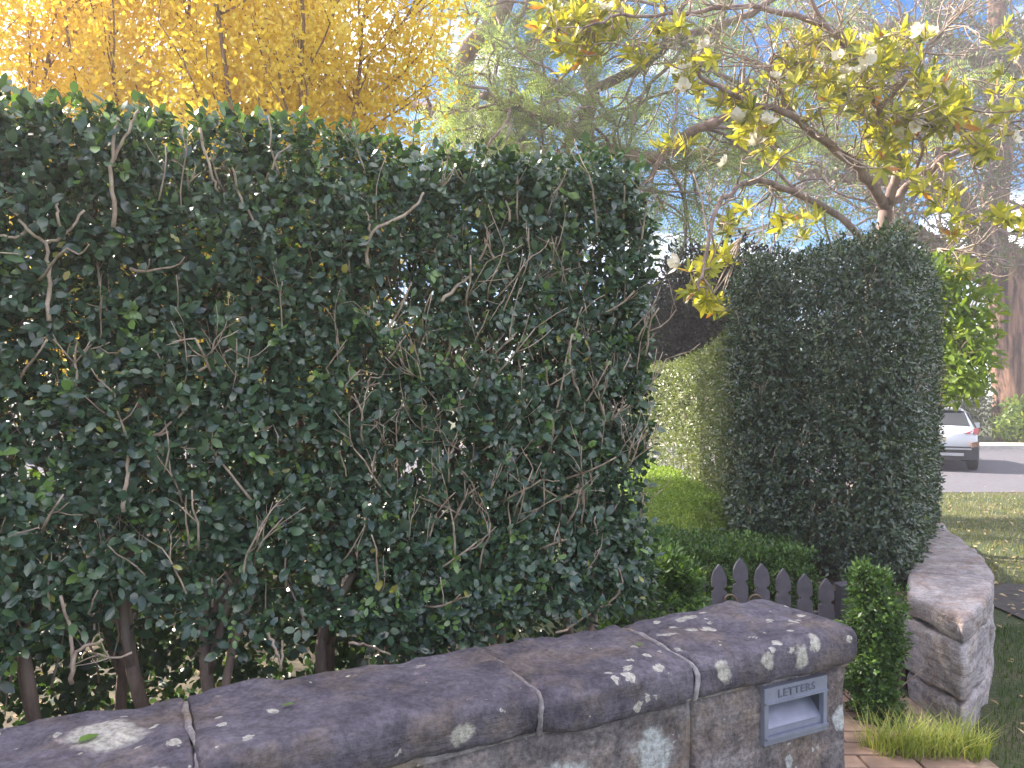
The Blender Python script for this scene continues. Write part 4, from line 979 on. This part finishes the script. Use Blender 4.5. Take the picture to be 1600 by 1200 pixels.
# ------------------------------------------------------------------ background planting across the road and behind the garden
bgs = [(13.5, 33, 5.0, 3.0, 'dense green tree across road directly behind the white car'), (17.0, 34, 3.2, 2.3, 'low spreading tree across road between car and massive trunk'), (24, 36, 6.5, 3.6, 'broad green tree across road past the massive trunk'),
       (31, 40, 7, 4, 'broad green tree farthest down the road'), (9, 36, 5.5, 3.0, 'green tree across road hidden mostly by clipped block'), (3.5, 38, 6.0, 3.2, 'green tree far behind the dark evergreen'), (-4, 34, 6.5, 3.8, 'green tree far behind the feathery tree'), (-11, 30, 7, 4, 'green tree far behind the golden trees'), (-19, 26, 7.5, 4, 'green tree far behind the pale end golden tree')]
for k, (x, y, h, r_, lab) in enumerate(bgs):
    lob = [(x+rng.uniform(-.5, .5)*r_, y+rng.uniform(-.4, .4)*r_, h*rng.uniform(.3, .75), r_*rng.uniform(.5, .75), r_*rng.uniform(.5, .75), h*rng.uniform(.22, .34)) for _ in range(6)]
    leafy('background_tree', lab, 'tree', (x, y, -.4), lob, 5500, .26, 'bg_leaf', seed=70+k, group='trees across the road', bark='grey_bark', stems=5, stem_r=.12, hole=.28)
for k in range(9):
    x = 10+k*2.6; lab = ['dark shrub across road left of car roof line', 'dark shrub across road behind the car', 'dark shrub across road behind rear corner of car', 'dark shrub across road just left of reddish trunk', 'dark shrub across road at reddish trunk', 'dark shrub across road past the reddish trunk', 'dark shrub second past the reddish trunk', 'dark shrub third past the reddish trunk', 'dark shrub fourth past the reddish trunk'][k]
    if k == 4: continue
    leafy('roadside_shrub', lab, 'shrub', (x, 29.8, -.4), [(x+rng.uniform(-.5, .5), 29.9, .3, 1.2, .8, .8), (x+rng.uniform(-.9, .9), 30.2, .9, 1.0, .8, .8), (x, 30.1, 1.4, .7, .6, .6)], 2600, .16, 'bg_leaf', seed=90+k, group='shrubs across the road', stems=4, stem_r=.04)

# ------------------------------------------------------------------ car
def car():
    th = R(27)                                       # heading, right of straight ahead
    fwd = np.array([math.sin(th), math.cos(th)]); rgt = np.array([math.cos(th), -math.sin(th)])
    corner = np.array([(1531-800)/1200*18.6, 18.6]); org = corner-rgt*.9
    zb = float(gz(0, 18.6))+.008
    root = thing('parked_car', 'white compact SUV parked on the road, rear end showing past hedge', 'car', (org[0], org[1], zb))
    root.rotation_euler = (0, 0, -th)
    # stations: y, half width at belt, bottom, belt z, roof half width, top z
    st = [(.0, .80, .34, .70, .74, .97), (.06, .86, .30, .80, .78, 1.04), (.22, .89, .28, .92, .72, 1.20), (.42, .90, .27, .97, .66, 1.40), (.62, .90, .27, .98, .62, 1.52), (1.1, .90, .26, .98, .62, 1.56), (2.1, .90, .26, .97, .62, 1.55), (2.55, .90, .26, .96, .60, 1.44), (3.05, .89, .26, .95, .66, 1.10), (3.5, .88, .27, .90, .70, 1.00), (4.0, .84, .30, .80, .66, .90), (4.17, .70, .36, .66, .55, .74)]
    V, F = [], []
    for (y, w, z0, zb_, wr, zt) in st:
        h = [(w*.86, z0), (w*.985, z0+.10), (w, z0+.5*(zb_-z0)), (w*.975, zb_), (wr+(w*.975-wr)*.45, zb_+(zt-zb_)*.5), (wr, zt-.05*(zt-zb_)/.58), (wr*.82, zt-.008), (wr*.4, zt+.006)]
        rowv = [(x, y, z) for x, z in h]+[(-x, y, z) for x, z in h[::-1]]
        V += rowv
    n = 16
    for i in range(len(st)-1):
        for j in range(n): F.append([i*n+j, i*n+(j+1) % n, (i+1)*n+(j+1) % n, (i+1)*n+j])
    F.append(list(range(n))[::-1]); F.append([(len(st)-1)*n+j for j in range(n)])
    F = [f[::-1] for f in F]
    white = plain('car_paint', (.72, .73, .76), .3, 0, .02, 3, 0, None, .8)
    glass = plain('car_glass', (.02, .025, .03), .06, 0, .1); dark = plain('car_cladding', (.045, .045, .05), .6, 0, .15)
    silver = plain('skid_silver', (.5, .5, .52), .4, .6); lampm = plain('tail_lamp', (.26, .015, .02), .15, 0, .2); amber = plain('reflector', (.30, .16, .10), .3)
    tyre = plain('tyre', (.025, .025, .027), .85); rim = plain('rim', (.35, .35, .37), .35, .8); platem = plain('number_plate', (.62, .58, .38), .5)
    def cp(name, V, F, m, par=None, smooth=False):
        return link(name, mesh(name, V, F, m, None, smooth), par or root)
    b = cp('body', V, F, white, smooth=True)
    # rear window and side windows as panes proud of the body
    def quadp(name, q, m, push, t=.012):
        q = np.array(q, float); nv = np.array(push, float); V = np.vstack([q, q+nv]); k = len(q)
        return cp(name, V, [list(range(k))[::-1], list(range(k, 2*k))]+[[i, (i+1) % k, (i+1) % k+k, i+k] for i in range(k)], m)
    quadp('rear_window', [(-.64, .30, 1.12), (.64, .30, 1.12), (.70, .20, 1.08), (.60, .52, 1.43), (.5, .55, 1.465), (-.5, .55, 1.465), (-.60, .52, 1.43), (-.70, .20, 1.08)][0:0]+[(-.70, .18, 1.10), (.70, .18, 1.10), (.60, .53, 1.45), (-.60, .53, 1.45)], glass, (0, -.045, .03))
    for s in (-1, 1):
        quadp('side_window', [(s*.862, .75, 1.03), (s*.862, 2.75, 1.03), (s*.70, 2.45, 1.40), (s*.69, .85, 1.44)], glass, (s*.03, 0, .02))
        quadp('tail_lamp', [(s*.40, .09, .975), (s*.87, .17, 1.06), (s*.90, .27, 1.0), (s*.85, .08, .91), (s*.60, .03, .93)], lampm, (s*.02, -.055, .01))
        quadp('reflector_lamp', [(s*.70, -.035, .72), (s*.88, .06, .75), (s*.89, .1, .62), (s*.72, -.03, .60)], amber, (s*.012, -.02, 0))
    # bumper cladding
    mb = MB()
    pr = [(-.90, .20), (-.86, .03), (-.60, -.05), (0, -.08), (.60, -.05), (.86, .03), (.90, .20)]
    k = len(pr)
    Vb = [(x, y, .30) for x, y in pr]+[(x*1.01, y-.015, .62) for x, y in pr]+[(x, .3, .62) for x, y in pr]+[(x, .3, .30) for x, y in pr]
    cp('bumper', Vb, [[i, i+1, k+i+1, k+i] for i in range(k-1)]+[[k+i, k+i+1, 2*k+i+1, 2*k+i] for i in range(k-1)]+[[3*k+i, 3*k+i+1, i+1, i] for i in range(k-1)], dark)
    mb = MB(); mb.box((0, -.088, .43), (.56, .02, .035)); cp('skid_plate', *mb.get(), silver)
    mb = MB(); mb.box((0, -.092, .565), (.72, .012, .018)); cp('bumper_trim', *mb.get(), silver)
    mb = MB(); mb.box((0, -.012, .80), (.19, .012, .055)); cp('number_plate', *mb.get(), platem)
    mb = MB(); mb.box((0, .56, 1.525), (.56, .13, .014)); cp('spoiler', *mb.get(), white)
    for s in (-1, 1):
        v, t = tube([(s*.56, .95, 1.555), (s*.56, 1.1, 1.60), (s*.56, 2.1, 1.60), (s*.56, 2.3, 1.55)], .014, 6); cp('roof_rail', v, t, dark)
        for y in (.78, 3.36):
            V2, F2 = [], []; m = 28
            prof = [(.20, .0), (.30, .0), (.325, .03), (.33, .06), (.33, .17), (.325, .20), (.30, .225), (.20, .225)]
            for q_ in range(m):
                a = 2*math.pi*q_/m
                for rr, xx in prof: V2.append((s*(.905-xx), y+rr*math.cos(a), .33+rr*math.sin(a)))
            kk = len(prof)
            for q_ in range(m):
                for e in range(kk-1): F2.append([q_*kk+e, q_*kk+e+1, ((q_+1) % m)*kk+e+1, ((q_+1) % m)*kk+e])
            w_ = cp('wheel', V2, F2, tyre, smooth=True)
            mb = MB(); cV = [(s*.885, y+.205*math.cos(2*math.pi*i/20), .33+.205*math.sin(2*math.pi*i/20)) for i in range(20)]+[(s*.80, y+.205*math.cos(2*math.pi*i/20), .33+.205*math.sin(2*math.pi*i/20)) for i in range(20)]
            mb.add(cV, [list(range(20)), list(range(20, 40))[::-1]]+[[i, (i+1) % 20, (i+1) % 20+20, i+20] for i in range(20)]); cp('rim', *mb.get(), rim, w_)
            av, at_ = [], []
            mm = 16
            for q_ in range(mm+1):
                a = math.pi*q_/mm
                for rr in (.35, .43):
                    for xx in (.84, .915): av.append((s*xx, y+rr*math.cos(a), .33+rr*math.sin(a)))
            for q_ in range(mm):
                o0 = q_*4; o1 = o0+4
                at_ += [[o0, o0+1, o1+1, o1], [o0+1, o0+3, o1+3, o1+1], [o0+3, o0+2, o1+2, o1+3], [o0+2, o0, o1, o1+2]]
            cp('wheel_arch', av, at_, dark)
        mb = MB(); mb.box((s*.895, 2.06, .33), (.02, .9, .07)); cp('sill', *mb.get(), dark)
        mb = MB(); mb.box((s*1.0, 2.72, 1.04), (.10, .05, .07)); cp('wing_mirror', *mb.get(), white)
        mb = MB(); mb.box((s*.70, 4.03, .74), (.13, .05, .05)); cp('headlamp', *mb.get(), glass)
car()

# ------------------------------------------------------------------ grass, litter, tuft
def blades(P, h0, h1, w, lean, mat, name, label=None, tint=None):
    n = len(P); a = rng.uniform(0, 2*math.pi, n); h = rng.uniform(h0, h1, n); side = np.stack([np.cos(a), np.sin(a), 0*a], 1); ld_ = np.stack([-np.sin(a), np.cos(a), 0*a], 1)*rng.uniform(.1, 1, n)[:, None]*lean
    ww = (rng.uniform(.7, 1.3, n)*w)[:, None]
    up = np.array([0, 0, 1.])
    v0 = P-side*ww; v1 = P+side*ww; m = P+(up*.55+ld_*.35)*h[:, None]; v2 = m+side*ww*.75; v3 = m-side*ww*.75; v4 = P+(up*.95+ld_)*h[:, None]
    V = np.stack([v0, v1, v2, v3, v4], 1).reshape(-1, 3); i = np.arange(n)[:, None]*5
    F = np.concatenate([i+np.array([0, 1, 2]), i+np.array([0, 2, 3]), i+np.array([3, 2, 4])])
    t = np.repeat(np.clip(rng.normal(.5, .22, n) if tint is None else tint, 0, 1), 5)
    return V, F, t
def region(n, x0, x1, y0, y1, test=None):
    P = np.column_stack([rng.uniform(x0, x1, n), rng.uniform(y0, y1, n)])
    if test is not None: P = P[test(P)]
    return np.column_stack([P, gz(P[:, 0], P[:, 1])])
ox, oy = outer[:, 0], outer[:, 1]
right_of_wall = lambda P: P[:, 0] > np.interp(P[:, 1], oy, ox)+.02
P1 = region(24000, 1.95, 5.2, 2.4, 5.2, lambda P: right_of_wall(P) & ((P[:, 1] > 3.45) | (P[:, 0] > 2.05)))
v, f, t = blades(P1, .02, .05, .0022, .7, M['grass'], 'grass')
g1 = link('grass', mesh('grass', v, f, M['grass'], t), kind='stuff'); g1['label'] = 'short dark green lawn beside the curved pale wall'; g1['category'] = 'grass'
P2 = region(32000, 3.3, 16, 6.3, 15, lambda P: right_of_wall(P))
v, f, t = blades(P2, .025, .06, .006, .8, M['dry_grass'], 'verge_grass')
g2 = link('verge_grass', mesh('verge_grass', v, f, M['dry_grass'], t), kind='stuff'); g2['label'] = 'sunlit yellowish grass verge between footpath and road'; g2['category'] = 'grass'
def litter(P, s, name, label):
    n = len(P); P = P+np.array([0, 0, .012]); D = rdir(n); D[:, 2] *= .25; Nn = rdir(n)*.4+np.array([0, 0, 1.]); L = rng.uniform(.6, 1.3, n)*s
    v, f, t = leaves(P, D, Nn, L, L*.5, LEAF4, rng.random(n))
    o_ = link(name, mesh(name, v, f, M['litter'], t), kind='stuff'); o_['label'] = label; o_['category'] = 'leaves'
Pl = np.vstack([region(260, 2.3, 5.2, 2.6, 5.2, right_of_wall), region(900, 3.5, 12, 5.2, 6.4, right_of_wall), region(2600, 3.5, 14, 6.4, 15, right_of_wall), region(160, 8, 20, 15.2, 25)+[0, 0, .02]])
Pl[:, 2] += .015
litter(Pl, .06, 'leaf_litter', 'dry fallen leaves scattered over verge and footpath')
q = 4500
Pg = np.array([dn(d, n_, .27) for d, n_ in zip(rng.uniform(-6, 1.4, q), rng.uniform(H0+.1, 8, q))])
litter(Pg, .045, 'garden_leaf_litter', 'pale dry leaves on ground seen through base of tall hedge')
tf = thing('grass_tuft', 'tuft of long yellow-green grass at foot of pale curved wall', 'grass', (1.78, 3.34, 0))
q = 900; aa = rng.uniform(0, 2*math.pi, q); rr = np.sqrt(rng.random(q))
Pt = np.column_stack([1.80+.27*rr*np.cos(aa), 3.34+.09*rr*np.sin(aa), 0*rr])
v, f, t = blades(Pt, .10, .21, .0026, 1.1, None, None); part('blades', tf, v, f, M['tuft'], t, False, 'stuff')
# a few green leaves dropped on the coping
fm_ = mesh('fallen_leaf', LEAF8[0]*np.array([1, .55, .55]), LEAF8[1], M['hedge'], np.full(8, .95), True)
for d, n_, s, lab in ((-.075, 1.47, .04, 'green leaf lying on coping at edge of big pale lichen patch'), (.28, 1.47, .026, 'small green leaf lying on long coping stone'), (1.05, 1.45, .024, 'small green leaf lying on short coping stone near end')):
    o_ = link('fallen_leaf', fm_, None, dn(d, n_, 1.013)); o_.scale = (s, s, s); o_.rotation_euler = (.1, 0, rng.uniform(0, 6)); o_['label'] = lab; o_['category'] = 'leaf'

# ------------------------------------------------------------------ added haze volume, imitating veiling glare of the lens
hz = MB(); hz.box((0, 70, 7.5), (155, 135, 9.2)); hv, hf = hz.get()
hm, hn, hl = nt('glare_haze'); pv = hn.new('ShaderNodeVolumePrincipled'); pv.inputs['Color'].default_value = (.97, .92, .90, 1); pv.inputs['Density'].default_value = .005; pv.inputs['Anisotropy'].default_value = .45
ho = hn.new('ShaderNodeOutputMaterial'); hl.new(pv.outputs[0], ho.inputs['Volume'])
link('glare_haze', mesh('glare_haze', hv, hf, hm), kind='stuff')
